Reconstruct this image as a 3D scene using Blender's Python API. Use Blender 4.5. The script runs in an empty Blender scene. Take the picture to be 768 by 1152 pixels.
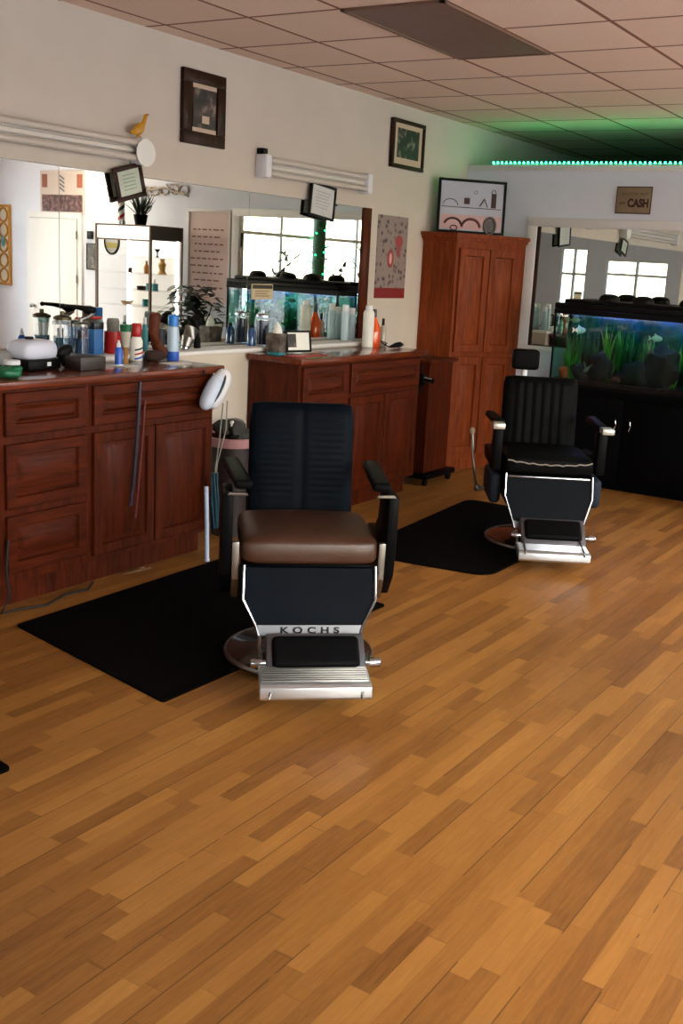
import bpy, bmesh, math, random
from mathutils import Vector, Matrix, noise
PI = math.pi
S = bpy.context.scene
COL = S.collection

# ------------------------------------------------------------------ helpers
def lin(c):
    def f(v):
        v /= 255.0
        return v / 12.92 if v <= 0.04045 else ((v + 0.055) / 1.055) ** 2.4
    return (f(c[0]), f(c[1]), f(c[2]), 1.0)

class MB:
    """collects shapes into one mesh"""
    def __init__(s):
        s.b = bmesh.new()
    def _add(s, t, M=None):
        me = bpy.data.meshes.new('tmp')
        t.to_mesh(me); t.free()
        if M is not None: me.transform(M)
        s.b.from_mesh(me)
        bpy.data.meshes.remove(me)
    def box(s, c, d, rot=None, bev=0.0, seg=2):
        t = bmesh.new()
        bmesh.ops.create_cube(t, size=1)
        bmesh.ops.scale(t, vec=d, verts=t.verts)
        if bev > 0:
            bev = min(bev, 0.49 * min(d))
            bmesh.ops.bevel(t, geom=t.edges[:], offset=bev, segments=seg, affect='EDGES', profile=0.5)
        M = Matrix.Translation(c)
        if rot is not None: M = M @ rot.to_4x4()
        s._add(t, M); return s
    def bb(s, x0, x1, y0, y1, z0, z1, bev=0.0, seg=2):
        return s.box(((x0+x1)/2, (y0+y1)/2, (z0+z1)/2), (abs(x1-x0), abs(y1-y0), abs(z1-z0)), None, bev, seg)
    def cyl(s, p0, p1, r0, r1=None, n=20, caps=True):
        r1 = r0 if r1 is None else r1
        p0 = Vector(p0); p1 = Vector(p1); d = p1 - p0
        t = bmesh.new()
        bmesh.ops.create_cone(t, cap_ends=caps, segments=n, radius1=r0, radius2=r1, depth=d.length)
        q = Vector((0, 0, 1)).rotation_difference(d.normalized())
        s._add(t, Matrix.Translation((p0 + p1) / 2) @ q.to_matrix().to_4x4()); return s
    def lathe(s, prof, c=(0, 0, 0), n=28, M=None):
        t = bmesh.new(); rings = []
        for r, z in prof:
            if r < 1e-5: rings.append([t.verts.new((0, 0, z))])
            else: rings.append([t.verts.new((r*math.cos(2*PI*k/n), r*math.sin(2*PI*k/n), z)) for k in range(n)])
        for a, b in zip(rings, rings[1:]):
            for k in range(n):
                k2 = (k+1) % n
                if len(a) == 1 and len(b) == 1: continue
                if len(a) == 1: t.faces.new((a[0], b[k], b[k2]))
                elif len(b) == 1: t.faces.new((a[k], a[k2], b[0]))
                else: t.faces.new((a[k], a[k2], b[k2], b[k]))
        bmesh.ops.recalc_face_normals(t, faces=t.faces)
        MM = Matrix.Translation(c)
        if M is not None: MM = MM @ M.to_4x4()
        s._add(t, MM); return s
    def prism(s, poly, axis, a0, a1, bev=0.0, seg=2):
        """poly of 2D points; axis 'x': (y,z), 'y': (x,z), 'z': (x,y)"""
        t = bmesh.new()
        def P(p, a):
            return (a, p[0], p[1]) if axis == 'x' else ((p[0], a, p[1]) if axis == 'y' else (p[0], p[1], a))
        A = [t.verts.new(P(p, a0)) for p in poly]; B = [t.verts.new(P(p, a1)) for p in poly]
        n = len(poly)
        t.faces.new(A); t.faces.new(B[::-1])
        for k in range(n): t.faces.new((A[k], B[k], B[(k+1) % n], A[(k+1) % n]))
        bmesh.ops.recalc_face_normals(t, faces=t.faces)
        if bev > 0:
            bmesh.ops.bevel(t, geom=t.edges[:], offset=bev, segments=seg, affect='EDGES', profile=0.5)
        s._add(t); return s
    def tube(s, pts, r, n=8):
        pts = [Vector(p) for p in pts]
        t = bmesh.new(); rings = []
        up = Vector((0.13, 0.21, 0.97)).normalized()
        for i, p in enumerate(pts):
            d = (pts[min(i+1, len(pts)-1)] - pts[max(i-1, 0)]).normalized()
            if abs(d.dot(up)) > 0.95: u = d.cross(Vector((1, 0.1, 0))).normalized()
            else: u = d.cross(up).normalized()
            if rings and u.dot(pu) < 0: u = -u
            pu = u
            v = d.cross(u)
            rr = r[i] if isinstance(r, (list, tuple)) else r
            rings.append([t.verts.new(p + rr*(math.cos(2*PI*k/n)*u + math.sin(2*PI*k/n)*v)) for k in range(n)])
        for a, b in zip(rings, rings[1:]):
            for k in range(n): t.faces.new((a[k], a[(k+1) % n], b[(k+1) % n], b[k]))
        t.faces.new(rings[0][::-1]); t.faces.new(rings[-1])
        bmesh.ops.recalc_face_normals(t, faces=t.faces)
        s._add(t); return s
    def sup(s, c, d, e1=0.3, e2=0.3, n=24, m=16, rot=None, fn=None):
        """superellipsoid with half sizes d"""
        t = bmesh.new()
        def sp(v, e): return math.copysign(abs(v) ** e, v)
        rings = []
        for i in range(m+1):
            a = -PI/2 + PI*i/m
            ring = []
            for k in range(n):
                b = 2*PI*k/n
                p = Vector((d[0]*sp(math.cos(a), e1)*sp(math.cos(b), e2), d[1]*sp(math.cos(a), e1)*sp(math.sin(b), e2), d[2]*sp(math.sin(a), e1)))
                if fn: p = fn(p)
                ring.append(t.verts.new(p))
                if i in (0, m): break
            rings.append(ring)
        for a, b in zip(rings, rings[1:]):
            for k in range(n):
                k2 = (k+1) % n
                if len(a) == 1: t.faces.new((a[0], b[k], b[k2]))
                elif len(b) == 1: t.faces.new((a[k], a[k2], b[0]))
                else: t.faces.new((a[k], a[k2], b[k2], b[k]))
        bmesh.ops.recalc_face_normals(t, faces=t.faces)
        M = Matrix.Translation(c)
        if rot is not None: M = M @ rot.to_4x4()
        s._add(t, M); return s
    def quad(s, *pts):
        vs = [s.b.verts.new(p) for p in pts]
        s.b.faces.new(vs); return s
    def build(s, name, mat, parent=None, sharp=35, smooth=True):
        me = bpy.data.meshes.new(name)
        s.b.to_mesh(me); s.b.free()
        if smooth:
            for p in me.polygons: p.use_smooth = True
            me.set_sharp_from_angle(angle=math.radians(sharp))
        me.materials.append(mat)
        o = bpy.data.objects.new(name, me)
        COL.objects.link(o)
        if parent is not None: o.parent = parent
        return o

def tag(o, label, cat, group=None, kind=None):
    if label: o['label'] = label
    if cat: o['category'] = cat
    if group: o['group'] = group
    if kind: o['kind'] = kind
    return o
def struct(o, label=None):
    o['kind'] = 'structure'
    if label: o['label'] = label
    return o
def thing(name, loc, label, cat, group=None, rz=0.0):
    o = bpy.data.objects.new(name, None)
    o.empty_display_size = 0.1
    o.location = loc; o.rotation_euler = (0, 0, rz)
    COL.objects.link(o)
    return tag(o, label, cat, group)
def place(o, loc, rz=0.0, rx=0.0, ry=0.0):
    o.location = loc; o.rotation_euler = (rx, ry, rz); return o
def RX(a): return Matrix.Rotation(a, 3, 'X')
def RY(a): return Matrix.Rotation(a, 3, 'Y')
def RZ(a): return Matrix.Rotation(a, 3, 'Z')
def text_mesh(name, txt, size, mat, parent, M, depth=0.001, spacing=1.0, align='CENTER', bold=0.0):
    cu = bpy.data.curves.new(name, 'FONT')
    cu.body = txt; cu.size = size; cu.extrude = depth; cu.offset = bold; cu.align_x = align; cu.align_y = 'CENTER'; cu.space_character = spacing
    tmp = bpy.data.objects.new('tmp_text', cu)
    COL.objects.link(tmp)
    bpy.context.view_layer.update()
    dg = bpy.context.evaluated_depsgraph_get()
    me = bpy.data.meshes.new_from_object(tmp.evaluated_get(dg))
    bpy.data.objects.remove(tmp)
    me.name = name
    me.transform(M)
    me.materials.clear(); me.materials.append(mat)
    o = bpy.data.objects.new(name, me); COL.objects.link(o)
    if parent is not None: o.parent = parent
    return o

# ------------------------------------------------------------------ materials
def pm(name, col, rough=0.5, metal=0.0, spec=0.5, emit=None, es=0.0, coat=0.0, noise_amt=0.0, nscale=12.0, bump=0.0, bscale=80.0, trans=0.0, stretch=(1, 1, 1)):
    m = bpy.data.materials.new(name); m.use_nodes = True
    nt = m.node_tree; b = nt.nodes['Principled BSDF']
    c = lin(col) if len(col) == 3 else col
    b.inputs['Base Color'].default_value = c
    b.inputs['Roughness'].default_value = rough
    b.inputs['Metallic'].default_value = metal
    b.inputs['Specular IOR Level'].default_value = spec
    b.inputs['Coat Weight'].default_value = coat
    b.inputs['Transmission Weight'].default_value = trans
    if emit is not None:
        b.inputs['Emission Color'].default_value = lin(emit); b.inputs['Emission Strength'].default_value = es
    if noise_amt > 0 or bump > 0:
        tc = nt.nodes.new('ShaderNodeTexCoord'); mp = nt.nodes.new('ShaderNodeMapping')
        mp.inputs['Scale'].default_value = stretch
        nt.links.new(tc.outputs['Object'], mp.inputs['Vector'])
    if noise_amt > 0:
        n = nt.nodes.new('ShaderNodeTexNoise'); n.inputs['Scale'].default_value = nscale; n.inputs['Detail'].default_value = 5
        nt.links.new(mp.outputs[0], n.inputs['Vector'])
        r = nt.nodes.new('ShaderNodeValToRGB')
        a = 1 - noise_amt; k = 1 + noise_amt
        r.color_ramp.elements[0].position = 0.3; r.color_ramp.elements[1].position = 0.7
        r.color_ramp.elements[0].color = (c[0]*a, c[1]*a, c[2]*a, 1)
        r.color_ramp.elements[1].color = (min(1, c[0]*k), min(1, c[1]*k), min(1, c[2]*k), 1)
        nt.links.new(n.outputs['Fac'], r.inputs['Fac'])
        nt.links.new(r.outputs['Color'], b.inputs['Base Color'])
    if bump > 0:
        n2 = nt.nodes.new('ShaderNodeTexNoise'); n2.inputs['Scale'].default_value = bscale; n2.inputs['Detail'].default_value = 3
        nt.links.new(mp.outputs[0], n2.inputs['Vector'])
        bp = nt.nodes.new('ShaderNodeBump'); bp.inputs['Strength'].default_value = bump; bp.inputs['Distance'].default_value = 0.004
        nt.links.new(n2.outputs['Fac'], bp.inputs['Height'])
        nt.links.new(bp.outputs['Normal'], b.inputs['Normal'])
    return m

def wood(name, dark, light, scale=(14, 14, 1.2), rough=0.5, coat=0.05, spec=0.12):
    m = bpy.data.materials.new(name); m.use_nodes = True
    nt = m.node_tree; b = nt.nodes['Principled BSDF']
    tc = nt.nodes.new('ShaderNodeTexCoord'); mp = nt.nodes.new('ShaderNodeMapping')
    mp.inputs['Scale'].default_value = scale
    n = nt.nodes.new('ShaderNodeTexNoise'); n.inputs['Scale'].default_value = 3.0; n.inputs['Detail'].default_value = 8; n.inputs['Roughness'].default_value = 0.6
    n.inputs['Distortion'].default_value = 0.6
    r = nt.nodes.new('ShaderNodeValToRGB')
    r.color_ramp.elements[0].position = 0.3; r.color_ramp.elements[1].position = 0.72
    r.color_ramp.elements[0].color = lin(dark); r.color_ramp.elements[1].color = lin(light)
    nt.links.new(tc.outputs['Object'], mp.inputs['Vector']); nt.links.new(mp.outputs[0], n.inputs['Vector'])
    nt.links.new(n.outputs['Fac'], r.inputs['Fac']); nt.links.new(r.outputs[0], b.inputs['Base Color'])
    b.inputs['Roughness'].default_value = rough; b.inputs['Coat Weight'].default_value = coat; b.inputs['Coat Roughness'].default_value = 0.2; b.inputs['Specular IOR Level'].default_value = spec
    bp = nt.nodes.new('ShaderNodeBump'); bp.inputs['Strength'].default_value = 0.08; bp.inputs['Distance'].default_value = 0.003
    nt.links.new(n.outputs['Fac'], bp.inputs['Height']); nt.links.new(bp.outputs[0], b.inputs['Normal'])
    return m

def glass(name, tint=(1, 1, 1), refl=0.06):
    m = bpy.data.materials.new(name); m.use_nodes = True
    nt = m.node_tree; nt.nodes.clear()
    o = nt.nodes.new('ShaderNodeOutputMaterial'); mx = nt.nodes.new('ShaderNodeMixShader')
    t = nt.nodes.new('ShaderNodeBsdfTransparent'); g = nt.nodes.new('ShaderNodeBsdfGlossy'); lw = nt.nodes.new('ShaderNodeLayerWeight'); pw = nt.nodes.new('ShaderNodeMath'); f = nt.nodes.new('ShaderNodeMath')
    lw.inputs['Blend'].default_value = 0.5; pw.operation = 'POWER'; pw.inputs[1].default_value = 4.0; nt.links.new(lw.outputs['Facing'], pw.inputs[0])
    f.operation = 'MULTIPLY_ADD'; f.inputs[1].default_value = 0.5; f.inputs[2].default_value = refl * 0.6; nt.links.new(pw.outputs[0], f.inputs[0])
    t.inputs['Color'].default_value = (*tint, 1); g.inputs['Roughness'].default_value = 0.02
    nt.links.new(f.outputs[0], mx.inputs[0]); nt.links.new(t.outputs[0], mx.inputs[1]); nt.links.new(g.outputs[0], mx.inputs[2])
    nt.links.new(mx.outputs[0], o.inputs['Surface'])
    return m

def emis(name, col, st):
    m = bpy.data.materials.new(name); m.use_nodes = True
    nt = m.node_tree; nt.nodes.clear()
    o = nt.nodes.new('ShaderNodeOutputMaterial'); e = nt.nodes.new('ShaderNodeEmission')
    e.inputs['Color'].default_value = lin(col); e.inputs['Strength'].default_value = st
    nt.links.new(e.outputs[0], o.inputs['Surface']); return m

def floor_mat():
    m = bpy.data.materials.new('oak_strip_floor'); m.use_nodes = True
    nt = m.node_tree; b = nt.nodes['Principled BSDF']; N = nt.nodes.new; L = nt.links.new
    tc = N('ShaderNodeTexCoord'); sp = N('ShaderNodeSeparateXYZ'); L(tc.outputs['Object'], sp.inputs[0])
    def mth(op, a, b_=None, c=None):
        n = N('ShaderNodeMath'); n.operation = op
        for i, v in enumerate((a, b_, c)):
            if v is None: continue
            if isinstance(v, (int, float)): n.inputs[i].default_value = v
            else: L(v, n.inputs[i])
        return n.outputs[0]
    def wn(dim, a, b_=None):
        n = N('ShaderNodeTexWhiteNoise'); n.noise_dimensions = dim
        if dim == '1D': L(a, n.inputs['W'])
        else:
            cb = N('ShaderNodeCombineXYZ'); L(a, cb.inputs[0]); L(b_, cb.inputs[1]); L(cb.outputs[0], n.inputs['Vector'])
        return n.outputs['Value']
    xs = mth('DIVIDE', sp.outputs['X'], 0.0573)
    st = mth('FLOOR', xs); fx = mth('FRACT', xs)
    r1 = wn('1D', st); r2 = wn('1D', mth('ADD', st, 91.7))
    ln = mth('MULTIPLY_ADD', r2, 0.30, 0.38)
    ys = mth('ADD', mth('DIVIDE', sp.outputs['Y'], ln), mth('MULTIPLY', r1, 17.0))
    wob = mth('MULTIPLY', mth('SINE', mth('MULTIPLY', ys, 2.4)), 0.28)
    ys = mth('ADD', ys, wob)
    pl = mth('FLOOR', ys); fy = mth('FRACT', ys)
    cv = wn('2D', st, pl)
    # grain
    cb = N('ShaderNodeCombineXYZ'); L(mth('MULTIPLY', sp.outputs['X'], 95.0), cb.inputs[0]); L(mth('MULTIPLY', sp.outputs['Y'], 7.0), cb.inputs[1]); L(mth('MULTIPLY', cv, 60.0), cb.inputs[2])
    g = N('ShaderNodeTexNoise'); g.inputs['Scale'].default_value = 1.0; g.inputs['Detail'].default_value = 6; g.inputs['Distortion'].default_value = 0.8
    L(cb.outputs[0], g.inputs['Vector'])
    big = N('ShaderNodeTexNoise'); big.inputs['Scale'].default_value = 1.6; big.inputs['Detail'].default_value = 3
    L(tc.outputs['Object'], big.inputs['Vector'])
    v = mth('ADD', mth('MULTIPLY', cv, 0.54), mth('MULTIPLY', mth('SUBTRACT', g.outputs['Fac'], 0.5), 0.55))
    v = mth('ADD', v, mth('MULTIPLY', mth('SUBTRACT', big.outputs['Fac'], 0.5), 0.35))
    v = mth('ADD', v, 0.22)
    rp = N('ShaderNodeValToRGB'); cr = rp.color_ramp
    cr.elements[0].position = 0.02; cr.elements[0].color = lin((98, 58, 23))
    cr.elements[1].position = 1.0; cr.elements[1].color = lin((178, 126, 62))
    for p, c in ((0.18, (120, 76, 32)), (0.45, (142, 93, 41)), (0.75, (159, 108, 50))):
        e = cr.elements.new(p); e.color = lin(c)
    L(v, rp.inputs['Fac'])
    # joints
    def edge(f, w):
        d = mth('MINIMUM', f, mth('SUBTRACT', 1.0, f)); return mth('LESS_THAN', d, w)
    e1 = edge(fx, 0.022)
    brd = edge(mth('FRACT', mth('DIVIDE', sp.outputs['X'], 0.1719)), 0.012)
    gate = mth('GREATER_THAN', big.outputs['Fac'], 0.45)
    e2 = mth('LESS_THAN', mth('MULTIPLY', mth('MINIMUM', fy, mth('SUBTRACT', 1.0, fy)), ln), 0.0016)
    ed = mth('MINIMUM', mth('ADD', mth('ADD', mth('MULTIPLY', e1, 0.16), mth('MULTIPLY', mth('MULTIPLY', brd, gate), 0.5)), mth('MULTIPLY', e2, 0.30)), 0.75)
    mx = N('ShaderNodeMix'); mx.data_type = 'RGBA'
    L(ed, mx.inputs['Factor']); L(rp.outputs[0], mx.inputs['A']); mx.inputs['B'].default_value = lin((44, 24, 10))
    L(mx.outputs['Result'], b.inputs['Base Color'])
    b.inputs['Roughness'].default_value = 0.42
    b.inputs['Specular IOR Level'].default_value = 0.35
    bp = N('ShaderNodeBump'); bp.inputs['Strength'].default_value = 0.12; bp.inputs['Distance'].default_value = 0.002
    L(mth('SUBTRACT', g.outputs['Fac'], mth('MULTIPLY', ed, 2.0)), bp.inputs['Height']); L(bp.outputs[0], b.inputs['Normal'])
    return m

def ceil_mat():
    m = bpy.data.materials.new('acoustic_tile_ceiling'); m.use_nodes = True
    nt = m.node_tree; b = nt.nodes['Principled BSDF']; N = nt.nodes.new; L = nt.links.new
    tc = N('ShaderNodeTexCoord'); mp = N('ShaderNodeMapping'); L(tc.outputs['Object'], mp.inputs['Vector'])
    mp.inputs['Location'].default_value = (-0.75 + 0.597*3, -4.664 + 0.637*20, 0)
    br = N('ShaderNodeTexBrick'); br.offset = 0.0; br.squash = 1.0
    br.inputs['Scale'].default_value = 1.0; br.inputs['Brick Width'].default_value = 0.597; br.inputs['Row Height'].default_value = 0.637
    br.inputs['Mortar Size'].default_value = 0.013; br.inputs['Mortar Smooth'].default_value = 0.15; br.inputs['Bias'].default_value = 0
    br.inputs['Color1'].default_value = lin((248, 220, 202)); br.inputs['Color2'].default_value = lin((240, 211, 193)); br.inputs['Mortar'].default_value = lin((150, 108, 90))
    L(mp.outputs[0], br.inputs['Vector'])
    n = N('ShaderNodeTexNoise'); n.inputs['Scale'].default_value = 160; n.inputs['Detail'].default_value = 4; L(tc.outputs['Object'], n.inputs['Vector'])
    rp = N('ShaderNodeValToRGB'); rp.color_ramp.elements[0].position = 0.35; rp.color_ramp.elements[0].color = (0.78, 0.78, 0.78, 1); rp.color_ramp.elements[1].position = 0.6; L(n.outputs['Fac'], rp.inputs['Fac'])
    mx = N('ShaderNodeMix'); mx.data_type = 'RGBA'; mx.blend_type = 'MULTIPLY'; mx.inputs['Factor'].default_value = 1
    L(br.outputs['Color'], mx.inputs['A']); L(rp.outputs[0], mx.inputs['B']); L(mx.outputs['Result'], b.inputs['Base Color'])
    b.inputs['Roughness'].default_value = 0.95; b.inputs['Specular IOR Level'].default_value = 0.1
    bp = N('ShaderNodeBump'); bp.inputs['Strength'].default_value = 0.3; bp.inputs['Distance'].default_value = 0.003
    L(n.outputs['Fac'], bp.inputs['Height']); L(bp.outputs[0], b.inputs['Normal'])
    return m

def backdrop():
    """printed aquarium backdrop: blue above, dark green weed below"""
    m = bpy.data.materials.new('aquarium_backdrop_print'); m.use_nodes = True
    nt = m.node_tree; b = nt.nodes['Principled BSDF']; N = nt.nodes.new; L = nt.links.new
    tc = N('ShaderNodeTexCoord'); sp = N('ShaderNodeSeparateXYZ'); L(tc.outputs['Object'], sp.inputs[0])
    n = N('ShaderNodeTexNoise'); n.inputs['Scale'].default_value = 5.0; n.inputs['Detail'].default_value = 6; L(tc.outputs['Object'], n.inputs['Vector'])
    a = N('ShaderNodeMath'); a.operation = 'MULTIPLY_ADD'; a.inputs[1].default_value = 0.62; L(n.outputs['Fac'], a.inputs[0]); x_ = N('ShaderNodeMath'); x_.operation = 'MULTIPLY_ADD'; x_.inputs[1].default_value = 0.16; L(sp.outputs['X'], x_.inputs[0]); L(sp.outputs['Z'], x_.inputs[2]); L(x_.outputs[0], a.inputs[2])
    r = N('ShaderNodeValToRGB'); e = r.color_ramp.elements
    e[0].position = 0.42; e[0].color = lin((5, 10, 7)); e[1].position = 0.96; e[1].color = lin((26, 110, 190))
    for p, c in ((0.56, (8, 34, 18)), (0.70, (14, 70, 44)), (0.80, (12, 70, 90))):
        q = e.new(p); q.color = lin(c)
    L(a.outputs[0], r.inputs['Fac']); L(r.outputs[0], b.inputs['Base Color']); b.inputs['Roughness'].default_value = 0.6
    return m

def blotch(name, cols, scale=20.0, rough=0.5, stretch=(1, 1, 1), voronoi=False):
    """printed picture: patches of several colours"""
    m = bpy.data.materials.new(name); m.use_nodes = True
    nt = m.node_tree; b = nt.nodes['Principled BSDF']; N = nt.nodes.new; L = nt.links.new
    tc = N('ShaderNodeTexCoord'); mp = N('ShaderNodeMapping'); mp.inputs['Scale'].default_value = stretch; L(tc.outputs['Object'], mp.inputs['Vector'])
    if voronoi:
        n = N('ShaderNodeTexVoronoi'); n.inputs['Scale'].default_value = scale; out = n.outputs['Distance']
    else:
        n = N('ShaderNodeTexNoise'); n.inputs['Scale'].default_value = scale; n.inputs['Detail'].default_value = 4; out = n.outputs['Fac']
    L(mp.outputs[0], n.inputs['Vector'])
    r = N('ShaderNodeValToRGB'); r.color_ramp.interpolation = 'LINEAR'
    k = len(cols)
    lo, hi = (0.05, 0.5) if voronoi else (0.34, 0.66)
    r.color_ramp.elements[0].position = lo; r.color_ramp.elements[0].color = lin(cols[0])
    r.color_ramp.elements[1].position = hi; r.color_ramp.elements[1].color = lin(cols[-1])
    for i in range(1, k-1):
        e = r.color_ramp.elements.new(lo + (hi-lo)*i/(k-1)); e.color = lin(cols[i])
    L(out, r.inputs['Fac']); L(r.outputs[0], b.inputs['Base Color']); b.inputs['Roughness'].default_value = rough
    return m

def leather(name, col, rough=0.35):
    return pm(name, col, rough=rough, spec=0.55 if col[0] > 60 else 0.03, bump=0.25, bscale=260, noise_amt=0.15, nscale=9)

M_wall = pm('cream_wall_paint', (202, 190, 177), rough=0.9, spec=0.15, noise_amt=0.03, nscale=3, bump=0.06, bscale=120)
M_part = pm('cool_white_wall_paint', (222, 224, 236), rough=0.85, spec=0.2, noise_amt=0.03, nscale=3, bump=0.05, bscale=120)
M_white = pm('white_trim_paint', (226, 222, 222), rough=0.5)
M_dwall = pm('dim_grey_wall_paint', (110, 112, 110), rough=0.9)
M_floor = floor_mat(); M_ceil = ceil_mat()
CH_D, CH_L = (48, 14, 3), (92, 34, 10)
M_cherry = wood('cherry_wood_upright_grain', CH_D, CH_L)
M_cherryh = wood('cherry_wood_level_grain', CH_D, CH_L, scale=(14, 1.2, 14))
M_top = wood('polished_cherry_counter', (70, 24, 8), (120, 50, 20), scale=(14, 1.0, 14), rough=0.16, coat=0.6)
M_pine = wood('warm_stained_oak', (92, 36, 12), (138, 64, 26), rough=0.55, coat=0.03)
M_mirror = pm('silvered_mirror_glass', (232, 238, 232), rough=0.005, metal=1.0)
M_chrome = pm('chrome', (176, 180, 188), rough=0.16, metal=1.0)
M_dchrome = pm('dull_metal', (140, 138, 136), rough=0.35, metal=1.0, noise_amt=0.15)
M_alu = pm('polished_aluminium_tread', (214, 220, 226), rough=0.28, metal=0.85)
M_plate = pm('worn_nickel_plate', (104, 106, 112), rough=0.45, metal=0.9)
M_enamel = pm('dark_brown_enamel', (44, 30, 24), rough=0.2, coat=0.5)
M_blackl = leather('black_leather', (11, 11, 12), 0.42)
M_bluel = leather('blue_black_leather', (9, 14, 21), 0.42)
M_brownl = leather('brown_leather', (62, 37, 24), 0.36)
M_black = pm('black_plastic', (10, 10, 11), rough=0.45, spec=0.12, bump=0.04, bscale=200)
M_blackm = pm('black_lacquer', (8, 8, 10), rough=0.4, spec=0.05)
M_rubber = pm('black_rubber_mat', (6, 4, 4), rough=0.9, spec=0.05, bump=0.35, bscale=180)
M_grey = pm('grey_vinyl', (36, 42, 52), rough=0.5, spec=0.08)
M_paper = pm('white_paper', (232, 230, 224), rough=0.8, noise_amt=0.02)
M_wplast = pm('white_plastic', (222, 222, 228), rough=0.35)
M_fixture = pm('white_enamelled_steel', (210, 202, 192), rough=0.45)
M_tube = pm('unlit_fluorescent_tube', (196, 186, 176), rough=0.3)
M_dframe = wood('dark_walnut_frame', (30, 16, 10), (58, 32, 20), rough=0.5, coat=0.1)
M_glass = glass('clear_glass'); M_tint = glass('water_tint', (0.55, 0.90, 0.84), 0.03)
M_winglass = glass('window_glass', (0.97, 0.99, 0.98), 0.05)
def plast(name, c, r=0.35): return pm(name, c, rough=r)
M_green = plast('green_plastic', (10, 96, 62)); M_blue = plast('blue_plastic', (34, 86, 190)); M_red = plast('red_plastic', (170, 26, 24))
M_teal = plast('teal_plastic', (40, 128, 140)); M_navy = plast('navy_plastic', (18, 24, 38)); M_tan = wood('pale_wood', (140, 92, 48), (188, 140, 84))
M_bluefl = pm('blue_disinfectant', (16, 60, 84), rough=0.1, coat=0.5); M_dkblue = pm('dark_blue_disinfectant', (12, 24, 50), rough=0.1, coat=0.5)
M_purple = plast('purple_cord_rubber', (34, 18, 44), 0.5); M_redc = plast('red_cord_rubber', (98, 24, 10), 0.5); M_blackc = plast('black_cord_rubber', (20, 14, 12), 0.6)

# ------------------------------------------------------------------ camera
yaw, pit, rol, F, CX, CY = 0.5521, 0.2135, -0.0585, 1179.98, 428.01, 552.67
CAM = Vector((4.6267, 0.0, 1.7327))
fw = Vector((-math.sin(yaw), math.cos(yaw), 0)); rt = Vector((math.cos(yaw), math.sin(yaw), 0)); dn = Vector((0, 0, -1))
f2 = fw*math.cos(pit) + dn*math.sin(pit); d2 = dn*math.cos(pit) - fw*math.sin(pit)
r3 = rt*math.cos(rol) + d2*math.sin(rol); d3 = d2*math.cos(rol) - rt*math.sin(rol)
cd = bpy.data.cameras.new('camera'); cam = bpy.data.objects.new('camera', cd); COL.objects.link(cam)
u = -d3; bk = -f2
cam.matrix_world = Matrix(((r3.x, u.x, bk.x, CAM.x), (r3.y, u.y, bk.y, CAM.y), (r3.z, u.z, bk.z, CAM.z), (0, 0, 0, 1)))
cd.sensor_fit = 'HORIZONTAL'; cd.sensor_width = 36; cd.lens = F/768*36
cd.shift_x = (384-CX)/768; cd.shift_y = -(576-CY)/768; cd.clip_start = 0.05
S.camera = cam

# ------------------------------------------------------------------ room shell
H = 2.975; PY = 8.68; XR = 6.6; YF = -4.0; YB = 12.5; PT = 2.64
struct(MB().prism([(-0.1, YF-0.1), (5.8, YF-0.1), (5.8, 5.2), (XR+0.1, 5.2), (XR+0.1, YB), (-0.1, YB)], 'z', -0.1, 0).build('floor', M_floor))
struct(MB().prism([(-0.1, YF-0.1), (5.82, YF-0.1), (5.82, 5.2), (XR+0.12, 5.2), (XR+0.12, YB+0.1), (-0.1, YB+0.1)], 'z', H, H+0.1).build('ceiling', M_ceil))
struct(MB().bb(-0.12, 0, YF, YB, 0, H).build('wall_left', M_wall))
def wall_open(name, mat, axis, pos, thick, a0, a1, ops):
    """wall along axis with rectangular openings (b0,b1,z0,z1) sorted"""
    m = MB()
    def bx(b0, b1, z0, z1):
        if b1-b0 < 1e-4 or z1-z0 < 1e-4: return
        if axis == 'y': m.bb(pos, pos+thick, b0, b1, z0, z1)
        else: m.bb(b0, b1, pos, pos+thick, z0, z1)
    cur = a0
    for b0, b1, z0, z1 in ops:
        bx(cur, b0, 0, H); bx(b0, b1, 0, z0); bx(b0, b1, z1, H); cur = b1
    bx(cur, a1, 0, H)
    return struct(m.build(name, mat))
XW = 5.7
wins = [(-0.9, 0.0, 0.75, 2.2), (0.85, 2.8, 0.5, 2.65), (3.0, 4.9, 0.5, 2.65)]
wins2 = [(6.0, 7.9, 0.55, 2.7)]
wall_open('wall_right', M_part, 'y', XW, 0.12, YF, 5.2, wins)
struct(MB().bb(XW, XR+0.12, 5.2, 5.32, 0, H).build('wall_right.001', M_part))
wall_open('wall_right.002', M_part, 'y', XR, 0.12, 5.32, YB, wins2)
fwins = [(2.05, 3.35, 0.9, 2.1), (3.78, 4.36, 0.25, 2.3)]
wall_open('wall_front', M_part, 'x', YF-0.12, 0.12, -0.1, XW+0.12, fwins)
struct(MB().bb(-0.1, XR, YB, YB+0.1, 0, H).build('wall_rear', M_dwall))
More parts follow.
